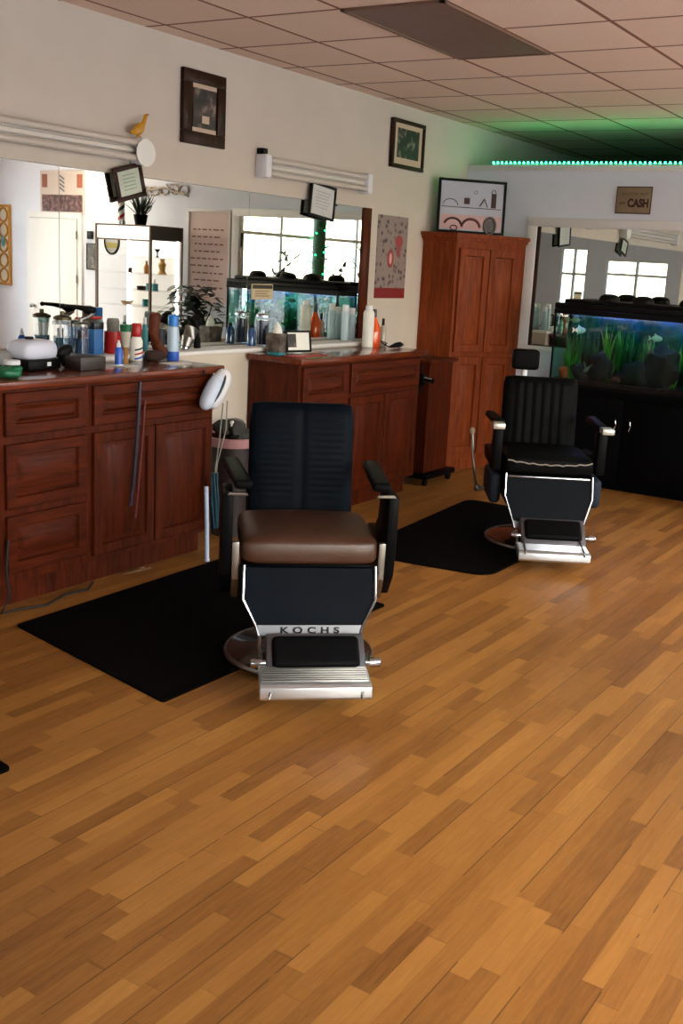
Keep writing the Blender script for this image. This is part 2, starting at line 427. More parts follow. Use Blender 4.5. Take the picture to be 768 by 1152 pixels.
# low partition on the left, full height wall on the right
struct(MB().bb(0, 3.02, PY, PY+0.12, 0, PT).build('wall_back', M_part))
struct(MB().bb(3.02, XR, PY, PY+0.12, 0, H).build('wall_back.001', M_part))
struct(MB().bb(0, 3.02, PY-0.012, PY+0.135, PT-0.05, PT, bev=0.006).build('trim_1', M_white), 'narrow white ledge capping the low partition wall')
wi = 1
for axis, pos, lst in (('y', XW, wins), ('y', XR, wins2), ('x', YF-0.12, fwins)):
    for b0, b1, z0, z1 in lst:
        m = MB(); g = MB()
        n = 2
        for k in range(n+1):
            c = b0 + (b1-b0)*k/n
            lo, hi = max(b0, c-0.03), min(b1, c+0.03)
            if axis == 'y': m.bb(pos+0.02, pos+0.09, lo, hi, z0, z1)
            else: m.bb(lo, hi, pos+0.03, pos+0.10, z0, z1)
        for zz in (z0, z1-0.05, z0 + (z1-z0)*0.72):
            if axis == 'y': m.bb(pos+0.022, pos+0.088, b0, b1, zz, zz+0.05)
            else: m.bb(b0, b1, pos+0.032, pos+0.098, zz, zz+0.05)
        if axis == 'y': g.bb(pos+0.05, pos+0.056, b0+0.002, b1-0.002, z0+0.002, z1-0.002)
        else: g.bb(b0+0.002, b1-0.002, pos+0.06, pos+0.066, z0+0.002, z1-0.002)
        f = m.build('window_%d' % wi, M_white); struct(f)
        p = g.build('window_pane', M_winglass, f)
        wi += 1
# half-height furred wall under the mirrors, with its white sill
struct(MB().bb(0, 0.20, 1.6, 7.05, 0, 1.115).build('wall_left.001', M_wall))
struct(MB().bb(0, 0.22, 1.6, 7.06, 1.115, 1.14, bev=0.005).build('trim_2', M_white), 'white sill running under the wall mirrors')
struct(MB().bb(0, 0.014, 7.05, 7.95, 0, 0.1).build('baseboard_left', M_white))
struct(MB().bb(0.64, 5.02, PY-0.014, PY, 0, 0.1).build('baseboard_back', M_white))

# outside ground and sky
struct(MB().bb(-30, 60, -60, 60, -0.35, -0.15).build('ground', pm('concrete_pavement', (232, 230, 226), rough=0.9, noise_amt=0.05)))

# unlit ceiling panel
t = thing('ceiling_light', (1.6455, 5.301, H), 'unlit grey ceiling light panel set among the ceiling tiles', 'ceiling light')
x, y = 0.2985, 0.637
m = MB()
for a, b, c, d in ((-x, x, -y, -y+0.025), (-x, x, y-0.025, y), (-x, -x+0.025, -y, y), (x-0.025, x, -y, y)): m.bb(a, b, c, d, -0.012, -0.0005)
m.build('light_frame', pm('brown_grid_bar', (120, 90, 74), rough=0.6), t)
MB().bb(-x+0.02, x-0.02, -y+0.02, y-0.02, -0.008, -0.001).build('diffuser', pm('unlit_prismatic_diffuser', (112, 86, 78), rough=0.5, noise_amt=0.12, nscale=50), t)

# LED string on the partition
t = thing('led_string_light', (0, PY+0.02, PT+0.002), 'string of small green white lights along the top of the partition', 'string lights')
MB().tube([(0.23, 0, 0.006), (1.5, 0.001, 0.006), (3.0, 0, 0.006)], 0.004).build('wire', M_wplast, t)
M_led = emis('green_white_led', (36, 255, 150), 42.0)
bulb = None
for k in range(66):
    xk = 0.24 + 0.0418*k
    if bulb is None:
        bulb = MB().sup((0, 0, 0), (0.008, 0.008, 0.008), 1, 1, 8, 6).build('led_bulb', M_led, t); o = bulb
    else:
        o = bulb.copy(); COL.objects.link(o)
    o.location = (xk, 0.0, 0.019)

# ------------------------------------------------------------------ mirrors on the left wall
def mirror(y0, y1, label):
    t = thing('wall_mirror', (0, (y0+y1)/2, 1.142), label, 'mirror', 'mirror panels on the left wall')
    h = (y1-y0)/2 - 0.002
    MB().bb(0.0008, 0.007, -h, h, 0, 1.003).build('mirror_glass', M_mirror, t)
    for za, zb in ((1.0, 1.006), (0, 0.006)):
        m = MB(); m.bb(0.0071, 0.0085, -h, h, za, zb); m.build('edge_strip', M_dchrome, t)
mirror(1.9, 4.02, 'wall mirror panel reflecting the bright white wall, above the near cabinet')
mirror(4.02, 5.625, 'middle wall mirror panel reflecting the lit display case and price board')
mirror(5.625, 7.0, 'wall mirror panel reflecting the fish tank, above the far cabinet')
struct(MB().bb(0.001, 0.02, 7.002, 7.11, 1.142, 2.148, bev=0.003).build('trim_3', M_cherry), 'reddish brown board along the end of the mirror')

# fluorescent wall fixtures
def fixture(y0, y1, z, label, near_end):
    t = thing('wall_light', (0.0, (y0+y1)/2, z), label, 'wall light', 'unlit tube lights above the mirrors')
    h = (y1-y0)/2
    m = MB(); m.bb(0.001, 0.05, -h+0.03, h-0.03, -0.045, 0.045, bev=0.004)
    m.prism([(0.05, -0.018), (0.066, -0.010), (0.066, 0.010), (0.05, 0.018)], 'y', -h+0.03, h-0.03)
    m.build('housing', M_fixture, t)
    for zz in (-0.042, 0.042):
        MB().cyl((0.075, -h+0.03, zz), (0.075, h-0.03, zz), 0.019, n=16).build('tube', M_tube, t)
    for s in (-1, 1):
        MB().bb(0.001, 0.10, s*h-0.03*(s > 0)*2+0.0, s*h+0.06*(s < 0), -0.075, 0.075, bev=0.012).build('end_cap', M_wplast, t)
    return t
t = fixture(2.5, 4.60, 2.283, 'longer white unlit tube light above the near mirror', 0)
MB().cyl((0.101, 1.02, -0.01), (0.106, 1.02, -0.01), 0.075, n=28).build('paper_disc', M_paper, t)
t = fixture(5.68, 6.98, 2.32, 'shorter white unlit tube light above the far mirror', 1)
MB().bb(0.0, 0.06, -0.64, -0.59, 0.076, 0.115, bev=0.006).build('pull_switch', M_black, t)
# yellow bird ornament
t = thing('bird_ornament', (0.06, 4.555, 2.3585), 'small yellow bird ornament perched on the end of the longer tube light', 'ornament')
M_yel = plast('yellow_glaze', (198, 142, 30))
m = MB(); m.sup((0, 0, 0.045), (0.022, 0.045, 0.03), 0.9, 1, 16, 10, rot=RX(0.5))
m.tube([(0, 0.025, 0.06), (0, 0.045, 0.10), (0, 0.055, 0.125)], [0.016, 0.012, 0.012]); m.cyl((0, 0, 0), (0, 0, 0.03), 0.014, 0.006)
m.build('body', M_yel, t)
MB().cyl((0, 0.058, 0.128), (0, 0.085, 0.135), 0.008, 0.001, n=8).build('beak', plast('orange_beak', (150, 84, 20)), t)
MB().tube([(0, -0.03, 0.03), (0, -0.055, 0.02), (0, -0.06, 0.03)], [0.02, 0.012, 0.003]).build('tail', M_yel, t)

# ------------------------------------------------------------------ framed pictures
def frame(name, loc, w, h, bar, depth, fm, label, cat='picture', rz=PI/2, ry=0, tilt=0.0, lean=0.0, backing=M_paper, group=None):
    """faces local -Y after rz; built in XZ plane"""
    t = thing(name, loc, label, cat, group)
    t.rotation_mode = 'XYZ'
    R = Matrix.Rotation(rz, 4, 'Z') @ Matrix.Rotation(lean, 4, 'X') @ Matrix.Rotation(tilt, 4, 'Y')
    t.rotation_euler = R.to_euler('XYZ')
    m = MB()
    for a, b, c, d in ((-w/2, w/2, h/2-bar, h/2), (-w/2, w/2, -h/2, -h/2+bar), (-w/2, -w/2+bar, -h/2+bar, h/2-bar), (w/2-bar, w/2, -h/2+bar, h/2-bar)):
        m.bb(a, b, -depth, 0, c, d, bev=min(0.004, bar*0.2))
    m.build('frame', fm, t)
    MB().bb(-w/2+bar*0.9, w/2-bar*0.9, -depth*0.55, -depth*0.2, -h/2+bar*0.9, h/2-bar*0.9).build('backing', backing, t)
    return t
M_bw = blotch('dark_old_photograph', [(14, 10, 9), (30, 22, 20), (60, 48, 42), (120, 104, 92)], 14)
M_bw2 = blotch('dark_green_old_photograph', [(12, 9, 8), (24, 20, 17), (52, 44, 40), (130, 116, 108)], 16)
M_cream = pm('cream_mount_card', (196, 172, 150), rough=0.85)
t = frame('framed_picture', (0.003, 5.145, 2.597), 0.385, 0.43, 0.075, 0.03, M_dframe, 'wide dark wood frame with an old photograph, high on the wall between the tube lights', rz=PI/2, backing=M_dframe)
MB().bb(-0.10, 0.105, -0.0215, -0.0195, -0.115, 0.115).build('photograph', M_bw, t)
for a, b, c, d in ((-0.105, 0.11, -0.14, -0.115), (-0.105, 0.11, 0.115, 0.14), (-0.02, 0.045, -0.085, -0.04)):
    m = MB(); m.bb(a, b, -0.023, -0.0205, c, d); m.build('caption_strip', M_cream, t)
t = frame('framed_picture', (0.003, 7.583, 2.674), 0.50, 0.372, 0.03, 0.035, M_dframe, 'dark framed photograph with a wide pale mount, high above the floral poster', backing=M_cream)
MB().bb(-0.165, 0.17, -0.022, -0.0195, -0.105, 0.12).build('photograph', M_bw2, t)
# small frames hung over the mirror edge
t = frame('certificate_frame', (0.03, 4.506, 2.105), 0.225, 0.19, 0.026, 0.018, M_dframe, 'small brown framed certificate hung crooked over the top of the near mirror', tilt=-0.27, backing=pm('pale_green_paper', (188, 196, 182), rough=0.8, noise_amt=0.1))
m = MB()
for k in range(5): m.bb(-0.05, 0.05, -0.0112, -0.0100, 0.04-0.02*k, 0.046-0.02*k)
m.build('print', pm('faint_green_print', (140, 158, 140), rough=0.8), t)
t = frame('certificate_frame', (0.03, 6.41, 2.147), 0.315, 0.243, 0.02, 0.02, M_black, 'black framed certificate hanging crooked over the top of the far mirror', tilt=0.10, backing=pm('pale_grey_paper', (200, 200, 198), rough=0.8, noise_amt=0.06))
m = MB()
for k in range(6): m.bb(-0.09+0.01*(k % 2), 0.09-0.012*(k % 3), -0.0122, -0.0110, 0.06-0.022*k, 0.064-0.022*k)
m.build('print', pm('grey_print', (150, 150, 148), rough=0.8), t)
# floral poster
t = thing('poster', (0.0003, 7.462, 1.786), 'narrow grey floral poster with a red bottom band beside the corner cabinet', 'poster')
M_flor = blotch('grey_floral_print', [(30, 24, 28), (82, 66, 72), (128, 110, 108), (140, 124, 118)], 19, 0.7, voronoi=True)
MB().bb(-0.0002, 0.004, -0.232, 0.232, -0.245, 0.328).build('sheet', M_flor, t)
MB().bb(0, 0.0045, -0.233, 0.233, -0.328, -0.245).build('red_band', plast('red_ink', (122, 22, 22), 0.6), t)
m = MB(); m.sup((0.005, -0.02, -0.01), (0.002, 0.05, 0.075), 1, 0.8); m.sup((0.005, 0.10, 0.13), (0.0015, 0.06, 0.05), 1, 1); m.sup((0.005, 0.10, 0.05), (0.0015, 0.025, 0.05), 1, 1)
m.build('red_flower', plast('pink_red_ink', (150, 62, 62), 0.7), t)
MB().sup((0.0068, -0.02, -0.01), (0.0012, 0.02, 0.045), 1, 0.8).build('pink_centre', plast('pale_pink_ink', (214, 160, 156), 0.7), t)

# ------------------------------------------------------------------ cabinets
def raised_panel(m, y0, y1, z0, z1, x, th=0.022, fr=0.052):
    """door / drawer front facing +X, back face at x"""
    t = bmesh.new()
    w, h = y1-y0, z1-z0
    fr = min(fr, 0.30*min(w, h))
    loops = [(0, 0), (0, th-0.004), (0.004, th), (fr, th), (fr+0.007, th-0.016), (fr+0.012, th-0.016), (fr+0.046 if min(w, h) > 0.25 else fr+0.030, th-0.001)]
    rings = []
    for ins, d in loops:
        rings.append([t.verts.new((x+d, yy, zz)) for yy, zz in ((y0+ins, z0+ins), (y1-ins, z0+ins), (y1-ins, z1-ins), (y0+ins, z1-ins))])
    for a, b in zip(rings, rings[1:]):
        for k in range(4): t.faces.new((a[k], a[(k+1) % 4], b[(k+1) % 4], b[k]))
    t.faces.new(rings[0][::-1]); t.faces.new(rings[-1])
    bmesh.ops.recalc_face_normals(t, faces=t.faces)
    m._add(t); return m

def cabinet(y0, y1, xf, xb, zt, label, fronts):
    t = thing('cabinet', ((xf+xb)/2, (y0+y1)/2, 0), label, 'cabinet', 'cherry wood barber cabinets')
    ox, oy = (xf+xb)/2, (y0+y1)/2
    m = MB()
    m.bb(xb-ox, xf-ox, y0-oy, y1-oy, 0.135, zt)
    m.bb(xb-ox, xf-0.07-ox, y0+0.02-oy, y1-0.02-oy, 0, 0.135)
    m.build('body', M_cherry, t)
    for kind, a, b, c, d in fronts:
        mm = MB(); raised_panel(mm, a-oy, b-oy, c, d, xf-ox)
        mm.build('drawer' if kind == 'w' else 'door', M_cherryh if kind == 'w' else M_cherry, t)
    return t
cabinet(2.20, 4.60, 0.62, 0.215, 1.07, 'near cherry wood cabinet with three stacked drawers beside double doors, under the bright mirror',
        [('w', 3.15, 3.635, 0.85, 1.052), ('w', 3.15, 3.635, 0.50, 0.81), ('w', 3.15, 3.635, 0.185, 0.465),
         ('w', 3.685, 4.575, 0.848, 1.052), ('d', 3.685, 4.115, 0.165, 0.812), ('d', 4.125, 4.575, 0.165, 0.812),
         ('w', 2.24, 3.10, 0.85, 1.052), ('d', 2.24, 2.665, 0.165, 0.812), ('d', 2.675, 3.10, 0.165, 0.812)])
cabinet(5.42, 6.965, 0.62, 0.215, 1.07, 'far cherry wood cabinet with drawers and two doors, behind the brown seated chair',
        [('w', 5.455, 5.965, 0.82, 1.052), ('w', 5.455, 5.965, 0.50, 0.785), ('w', 5.455, 5.965, 0.165, 0.465),
         ('w', 6.01, 6.935, 0.848, 1.052), ('d', 6.01, 6.465, 0.155, 0.815), ('d', 6.475, 6.935, 0.155, 0.815)])
def counter(y0, y1, label):
    ym = (y0+y1)/2
    m = MB(); m.bb(0.221, 0.672, y0, y1, 1.0705, 1.110, bev=0.006, seg=3)
    return tag(m.build('countertop', M_top), label, 'countertop', 'polished wood countertops')
counter(2.16, 4.64, 'polished reddish wood countertop crowded with bottles, on the near cabinet')
counter(5.385, 7.0, 'polished reddish wood countertop with few bottles, on the far cabinet')

# corner cabinet
t = thing('corner_cabinet', (0, 8.68, 0), 'tall brown wooden corner cabinet with four panelled doors, between poster and fish tank', 'cabinet')
A, B, C_, D_, E_ = (0.004, -0.004), (0.004, -0.72), (0.33, -0.72), (0.635, -0.11), (0.635, -0.004)
def scalep(ps, k):
    return [(A[0] if abs(p[0]-0.004) < 1e-6 else p[0]+k*(0.9 if p in (D_, E_) else 0.5), A[1] if abs(p[1]+0.004) < 1e-6 else p[1]-k*(1.0 if p in (B, C_) else 0.3)) for p in ps]
ps = [A, B, C_, D_, E_]
m = MB(); m.prism(ps, 'z', 0.0, 1.955); m.prism(scalep(ps, 0.008), 'z', 0.0, 0.09); m.build('body', M_pine, t)
m = MB(); m.prism(scalep(ps, 0.012), 'z', 1.945, 1.965); m.prism(scalep(ps, 0.03), 'z', 1.965, 1.99); m.prism(scalep(ps, 0.05), 'z', 1.99, 2.02)
m.build('crown', M_pine, t)
dv = Vector((D_[0]-C_[0], D_[1]-C_[1], 0)); Lf = dv.length; dv.normalize()
nv = Vector((dv.y, -dv.x, 0))
Mloc = Matrix(((nv.x, dv.x, 0, C_[0]), (nv.y, dv.y, 0, C_[1]), (0, 0, 1, 0), (0, 0, 0, 1)))
for a, b, c, d in ((0.03, Lf/2-0.004, 1.03, 1.90), (Lf/2+0.004, Lf-0.03, 1.03, 1.90), (0.03, Lf/2-0.004, 0.14, 0.985), (Lf/2+0.004, Lf-0.03, 0.14, 0.985)):
    mm = MB(); raised_panel(mm, a, b, c, d, 0.001, fr=0.06)
    mm.b.transform(Mloc) if hasattr(mm.b, 'transform') else None
    mm.build('door', M_pine, t)
# large framed drawing on top of it
wv = Vector((0.52-0.08, 8.44-8.01, 0)); ang = math.atan2(wv.y, wv.x)
M_sky = pm('pale_blue_drawing_paper', (176, 178, 190), rough=0.8, noise_amt=0.05, nscale=6)
t = frame('framed_drawing', (0.30, 8.225, 2.247), 0.60, 0.446, 0.022, 0.024, M_black, 'large black framed street drawing standing on the tall corner cabinet', rz=ang, lean=-0.03, backing=M_sky)
M_ink = pm('brown_ink', (70, 48, 46), rough=0.8); M_pink = pm('pink_wash', (196, 160, 158), rough=0.8); M_gink = pm('grey_ink', (96, 92, 92), rough=0.8)
m = MB()
yk = -0.0138
for cx, r0, r1 in ((-0.19, 0.07, 0.035), (-0.02, 0.05, 0.03), (-0.13, 0.06, 0.04)):
    pass
def arc(m, cx, cz, rx, rz_, a0, a1, r=0.003, n=14):
    m.tube([(cx+rx*math.cos(a0+(a1-a0)*k/n), yk, cz+rz_*math.sin(a0+(a1-a0)*k/n)) for k in range(n+1)], r, 5)
arc(m, -0.19, 0.005, 0.065, 0.05, 0, PI); m.bb(-0.27, 0.26, yk-0.001, yk, -0.012, -0.006)
m.bb(-0.07, -0.02, yk-0.001, yk, 0.02, 0.07); m.tube([(0.07, yk, 0.01), (0.11, yk, 0.07)], 0.006, 5); m.tube([(0.11, yk, 0.07), (0.14, yk, 0.005)], 0.004, 5)
arc(m, 0.03, 0.12, 0.014, 0.014, 0, 2*PI, 0.002); m.bb(0.17, 0.215, yk-0.001, yk, 0.0, 0.12); arc(m, 0.19, 0.12, 0.02, 0.03, 0, PI)
arc(m, -0.16, -0.16, 0.075, 0.06, 0.2, PI-0.2, 0.010); m.build('street_sketch', M_ink, t)
m = MB(); arc(m, 0.0, -0.17, 0.08, 0.07, 0, PI, 0.012); arc(m, -0.15, -0.18, 0.03, 0.02, 0, 2*PI, 0.006); m.build('car_sketch', pm('dark_red_ink', (98, 52, 52), rough=0.8), t)
m = MB(); arc(m, 0.17, -0.15, 0.05, 0.07, 0, 2*PI, 0.014); m.sup((0.17, yk, -0.16), (0.045, 0.001, 0.06), 1, 1); m.build('arch_sketch', M_gink, t)
MB().bb(-0.27, 0.27, yk+0.0005, yk+0.001, -0.19, -0.07).build('pink_wash', M_pink, t)

# rolling stand between far cabinet and corner cabinet
t = thing('rolling_stand', (0.35, 7.45, 0), 'narrow dark brown rolling stand between far cabinet and tall corner cabinet', 'stand')
m = MB(); m.bb(-0.19, 0.2, -0.2, 0.18, 0.10, 0.985); m.bb(-0.2, 0.23, -0.23, 0.22, 0.985, 1.01, bev=0.004); m.build('body', M_cherry, t)
MB().bb(-0.19, 0.26, -0.25, 0.24, 0.055, 0.10, bev=0.01).build('base', M_blackm, t)
for a, b in ((0.22, -0.2), (0.22, 0.19), (-0.15, -0.2), (-0.15, 0.19)):
    m = MB(); m.cyl((a-0.012, b, 0.028), (a+0.012, b, 0.028), 0.028); m.cyl((a, b, 0.03), (a, b, 0.07), 0.012); m.build('caster', M_black, t)
t = thing('hair_dryer', (0.50, 7.205, 0.86), 'black hair dryer with chrome nozzle hung on the rolling stand', 'hair dryer')
m = MB(); m.sup((0, 0, 0.0), (0.05, 0.028, 0.05), 0.8, 0.8); m.tube([(0, 0, -0.03), (-0.01, 0, -0.09), (-0.015, 0, -0.13)], [0.02, 0.018, 0.016]); m.tube([(0, 0.01, 0.03), (-0.005, 0.015, 0.12)], 0.006); m.build('body', M_black, t)
MB().cyl((0.04, 0, 0), (0.11, 0, -0.005), 0.026, 0.022).build('nozzle', M_chrome, t)

# ------------------------------------------------------------------ bottles and barber tools
def lathe_thing(name, loc, label, cat, parts, group=None, rz=0):
    t = thing(name, loc, label, cat, group, rz)
    for pn, mat, prof in parts:
        MB().lathe(prof, n=20).build(pn, mat, t)
    return t
CT = 1.1105; SL = 1.1405
# lather machine
t = thing('lather_machine', (0.30, 3.585, CT), 'white lather machine with black base at the left end of the near countertop', 'lather machine', rz=0.1)
m = MB(); m.bb(-0.09, 0.09, -0.115, 0.115, 0.0, 0.055, bev=0.012); m.build('base', M_black, t)
MB().sup((0, 0.0, 0.098), (0.085, 0.118, 0.052), 0.55, 0.45, fn=lambda p: Vector((p.x*(1-0.8*max(0, p.z)), p.y*(1-1.6*max(0, p.z)), p.z))).build('housing', pm('lilac_white_plastic', (206, 208, 226), rough=0.35), t)
m = MB(); m.cyl((0.0, -0.02, 0.147), (0.0, -0.02, 0.162), 0.022); m.build('cap', M_black, t)
MB().bb(0.075, 0.082, 0.03, 0.07, 0.10, 0.108).build('print', M_black, t)
m = MB(); m.bb(0.09, 0.094, 0.01, 0.035, 0.02, 0.04); m.build('switch', M_wplast, t)
t = thing('hair_clipper', (0.36, 3.775, CT), 'black hair clipper lying beside the white lather machine', 'clipper')
m = MB(); m.sup((0, 0, 0.03), (0.05, 0.028, 0.03), 0.6, 0.7); m.sup((-0.02, -0.02, 0.085), (0.03, 0.05, 0.026), 0.7, 0.8, rot=RX(0.4)); m.cyl((-0.02, -0.02, 0.03), (-0.02, -0.02, 0.08), 0.03); m.build('body', M_black, t)
MB().bb(0.045, 0.062, -0.02, 0.02, 0.02, 0.045).build('blade', M_chrome, t)
lathe_thing('cream_jar', (0.44, 3.347, CT), 'dark blue cream jar with white lid at the left end of the near countertop', 'jar',
            [('jar', M_navy, [(0, 0), (0.036, 0), (0.038, 0.006), (0.038, 0.042), (0.034, 0.046), (0, 0.046)]), ('lid', M_wplast, [(0, 0.0465), (0.04, 0.0465), (0.04, 0.064), (0.037, 0.067), (0, 0.067)])])
m = MB(); m.sup((0, 0, 0.028), (0.04, 0.055, 0.028), 0.7, 0.8, fn=lambda p: p + Vector((0, 0, 0.012*noise.noise(p*30)))); m.sup((0.01, 0.03, 0.045), (0.02, 0.03, 0.015), 0.8, 1)
o = m.build('massage_brush', M_green); place(o, (0.58, 3.225, CT)); tag(o, 'green rubber scalp brush in front of the cream jar', 'brush')
def disinfectant_jar(loc, label, h, r, fluid, fh, lidm, group=None):
    t = thing('disinfectant_jar', loc, label, 'jar', group)
    MB().lathe([(0, 0), (r, 0), (r, h), (r-0.003, h), (r-0.003, 0.006), (0, 0.006)], n=24).build('glass', M_glass, t)
    MB().lathe([(0, 0.0075), (r-0.005, 0.0075), (r-0.005, fh), (0, fh)], n=24).build('liquid', fluid, t)
    MB().lathe([(0, h+0.001), (r+0.004, h+0.001), (r+0.004, h+0.015), (r*0.6, h+0.024), (0.012, h+0.026), (0.012, h+0.045), (0, h+0.047)], n=24).build('lid', lidm, t)
    m = MB()
    for k in range(4): m.tube([(0.012*math.cos(k*1.7), 0.012*math.sin(k*1.7), 0.02), (0.016*math.cos(k*1.7), 0.016*math.sin(k*1.7), h*0.86)], 0.004, 6)
    m.build('combs', M_wplast if fluid is M_bluefl else M_black, t)
    return t
disinfectant_jar((0.09, 3.965, SL), 'tall glass jar of teal disinfectant with olive lid on the sill behind the dark box', 0.195, 0.045, M_bluefl, 0.10, pm('olive_metal', (70, 62, 40), rough=0.3, metal=0.8))
disinfectant_jar((0.09, 4.096, SL), 'shorter glass jar of pale blue liquid between teal jar and blue carton', 0.155, 0.043, pm('blue_grey_liquid', (40, 62, 92), rough=0.1), 0.09, M_dchrome)
m = MB(); m.bb(-0.06, 0.06, -0.085, 0.085, 0, 0.068, bev=0.004); o = m.build('storage_box', pm('dark_brown_box', (36, 22, 18), rough=0.4)); place(o, (0.45, 3.80, CT)); tag(o, 'dark brown low box in front of the teal disinfectant jar', 'box')
t = thing('hair_clipper', (0.33, 3.97, CT+0.07), 'black clipper with long handle resting on top of the glass jars', 'clipper')
t.location = (0.09, 4.085, SL+0.235)
m = MB(); m.tube([(0, -0.11, 0.035), (0, -0.04, 0.03), (0, 0.03, 0.02), (0, 0.07, 0.005)], [0.009, 0.011, 0.016, 0.024]); m.sup((0, -0.115, 0.034), (0.012, 0.014, 0.012), 1, 1); m.sup((0, 0.085, 0.01), (0.022, 0.03, 0.02), 0.8, 0.8); m.build('body', M_black, t)
MB().tube([(0.0, 0.10, -0.005), (0, 0.05, -0.03), (0, -0.0, -0.045)], [0.014, 0.016, 0.010]).build('silver_side', M_dchrome, t)
t = thing('carton', (0.09, 4.20, SL), 'blue carton with black top standing behind the spray bottle', 'box')
MB().bb(-0.03, 0.03, -0.035, 0.035, 0, 0.14, bev=0.002).build('box', plast('blue_card', (44, 106, 172), 0.5), t); MB().bb(-0.031, 0.031, -0.036, 0.036, 0.14, 0.178, bev=0.002).build('top', M_navy, t)
t = thing('canister', (0.10, 4.325, SL), 'red canister stuffed with a grey round brush behind the spray bottle', 'canister')
MB().lathe([(0, 0), (0.048, 0), (0.05, 0.004), (0.05, 0.125), (0.046, 0.125), (0.045, 0.01), (0, 0.01)]).build('can', M_red, t)
MB().lathe([(0, 0.02), (0.03, 0.02), (0.034, 0.12), (0.036, 0.185), (0.03, 0.198), (0, 0.20)]).build('grey_brush', pm('grey_bristles', (120, 118, 112), rough=0.9, noise_amt=0.3, nscale=80), t)
t = thing('capped_bottle', (0.035, 4.253, SL), 'clear bottle with flat red cap behind the blue carton', 'bottle')
MB().lathe([(0, 0), (0.02, 0), (0.02, 0.18), (0.012, 0.188), (0, 0.188)]).build('bottle', M_glass, t); MB().sup((0, 0.0, 0.198), (0.026, 0.042, 0.009), 0.6, 0.8).build('cap', M_red, t)
lathe_thing('spray_bottle', (0.40, 4.08, CT), 'small blue spray bottle with white cap at the front of the near countertop', 'bottle',
            [('bottle', M_blue, [(0, 0.008), (0.022, 0.008), (0.022, 0.085), (0.014, 0.10), (0, 0.10)]), ('base_ring', M_wplast, [(0, 0), (0.0225, 0), (0.0225, 0.0078), (0, 0.0078)]), ('cap', M_wplast, [(0, 0.1003), (0.012, 0.1003), (0.012, 0.118), (0.008, 0.123), (0.006, 0.138), (0, 0.138)])])
lathe_thing('shaving_brush', (0.34, 4.19, CT), 'shaving brush with green ferrule and pale wooden handle standing by the spray bottle', 'brush',
            [('handle', M_tan, [(0, 0), (0.014, 0), (0.016, 0.01), (0.011, 0.04), (0.012, 0.07), (0.017, 0.088), (0, 0.09)]), ('bristles', pm('beige_bristles', (178, 172, 158), rough=0.9), [(0, 0.0905), (0.018, 0.0905), (0.026, 0.14), (0.03, 0.176), (0, 0.176)]), ('ferrule', M_green, [(0, 0.1765), (0.031, 0.1765), (0.034, 0.21), (0.03, 0.216), (0, 0.218)])])
t = thing('talc_can', (0.24, 4.37, CT), 'white talc can with red cap and red and blue diagonal stripes on the near countertop', 'can')
MB().lathe([(0, 0), (0.034, 0), (0.036, 0.004), (0.036, 0.11), (0.026, 0.135), (0, 0.135)]).build('can', M_paper, t)
MB().lathe([(0, 0.1355), (0.026, 0.1355), (0.03, 0.15), (0.03, 0.20), (0.024, 0.21), (0, 0.21)]).build('cap', M_red, t)
for nm, mt, z0 in (('blue_stripe', M_blue, 0.02), ('red_stripe', M_red, 0.045), ('navy_stripe', M_navy, 0.07)):
    m = MB(); m.tube([(0.0365*math.cos(a), 0.0365*math.sin(a), z0 + 0.03*(a/PI)) for a in [(-1.0 + 2.4*k/10) for k in range(11)]], 0.005, 6); m.build(nm, mt, t)
t = thing('duster_brush', (0.28, 4.47, CT), 'brown wooden duster brush leaning upright beside the striped can', 'brush')
m = MB(); m.tube([(0, 0.10, 0.035), (0, 0.05, 0.05), (0, 0.015, 0.10), (0, -0.005, 0.17), (0, 0.005, 0.25)], [0.03, 0.036, 0.03, 0.03, 0.036], 12); m.sup((0, 0.005, 0.255), (0.034, 0.036, 0.02), 0.8, 1); m.build('handle', wood('brown_handle_wood', (58, 26, 14), (104, 52, 30)), t)
MB().sup((0.01, 0.0, 0.03), (0.035, 0.07, 0.03), 0.6, 0.7).build('bristles', pm('dark_bristles', (46, 24, 18), rough=0.9), t)
lathe_thing('tonic_bottle', (0.09, 4.588, SL), 'thin teal bottle on the sill behind the wooden brush', 'bottle',
            [('bottle', M_teal, [(0, 0), (0.02, 0), (0.021, 0.1), (0.014, 0.16), (0, 0.16)]), ('cap', M_wplast, [(0, 0.1605), (0.012, 0.1605), (0.01, 0.2), (0, 0.2)])])
lathe_thing('tool_cup', (0.11, 4.69, SL), 'black cup between the wooden brush and the tall blue white bottle', 'cup',
            [('cup', M_navy, [(0, 0), (0.03, 0), (0.036, 0.13), (0.033, 0.13), (0.028, 0.005), (0, 0.005)])])
lathe_thing('spray_bottle', (0.32, 4.555+0.03, CT), 'tall white bottle with bright blue cap at the right end of the near countertop', 'bottle',
            [('bottle', pm('white_blue_plastic', (176, 198, 222), rough=0.3), [(0, 0.052), (0.034, 0.052), (0.034, 0.17), (0.03, 0.196), (0, 0.198)]), ('base_band', M_blue, [(0, 0), (0.035, 0), (0.036, 0.004), (0.036, 0.05), (0, 0.0515)]), ('cap', plast('bright_blue_cap', (28, 118, 205)), [(0, 0.1985), (0.031, 0.1985), (0.031, 0.255), (0.026, 0.262), (0, 0.262)])])
for k, (yy, w, r) in enumerate(((4.10, 0.06, 0.2), (4.46, 0.08, -0.1))):
    m = MB(); m.box((0, 0, 0.001), (0.10, w*2, 0.0016)); o = m.build('paper_slip', M_paper); place(o, (0.42 if k == 0 else 0.46, yy, CT), r)
    tag(o, ('white paper slip lying beside the dark box', 'white paper slip lying in front of the tall blue white bottle')[k], 'paper')
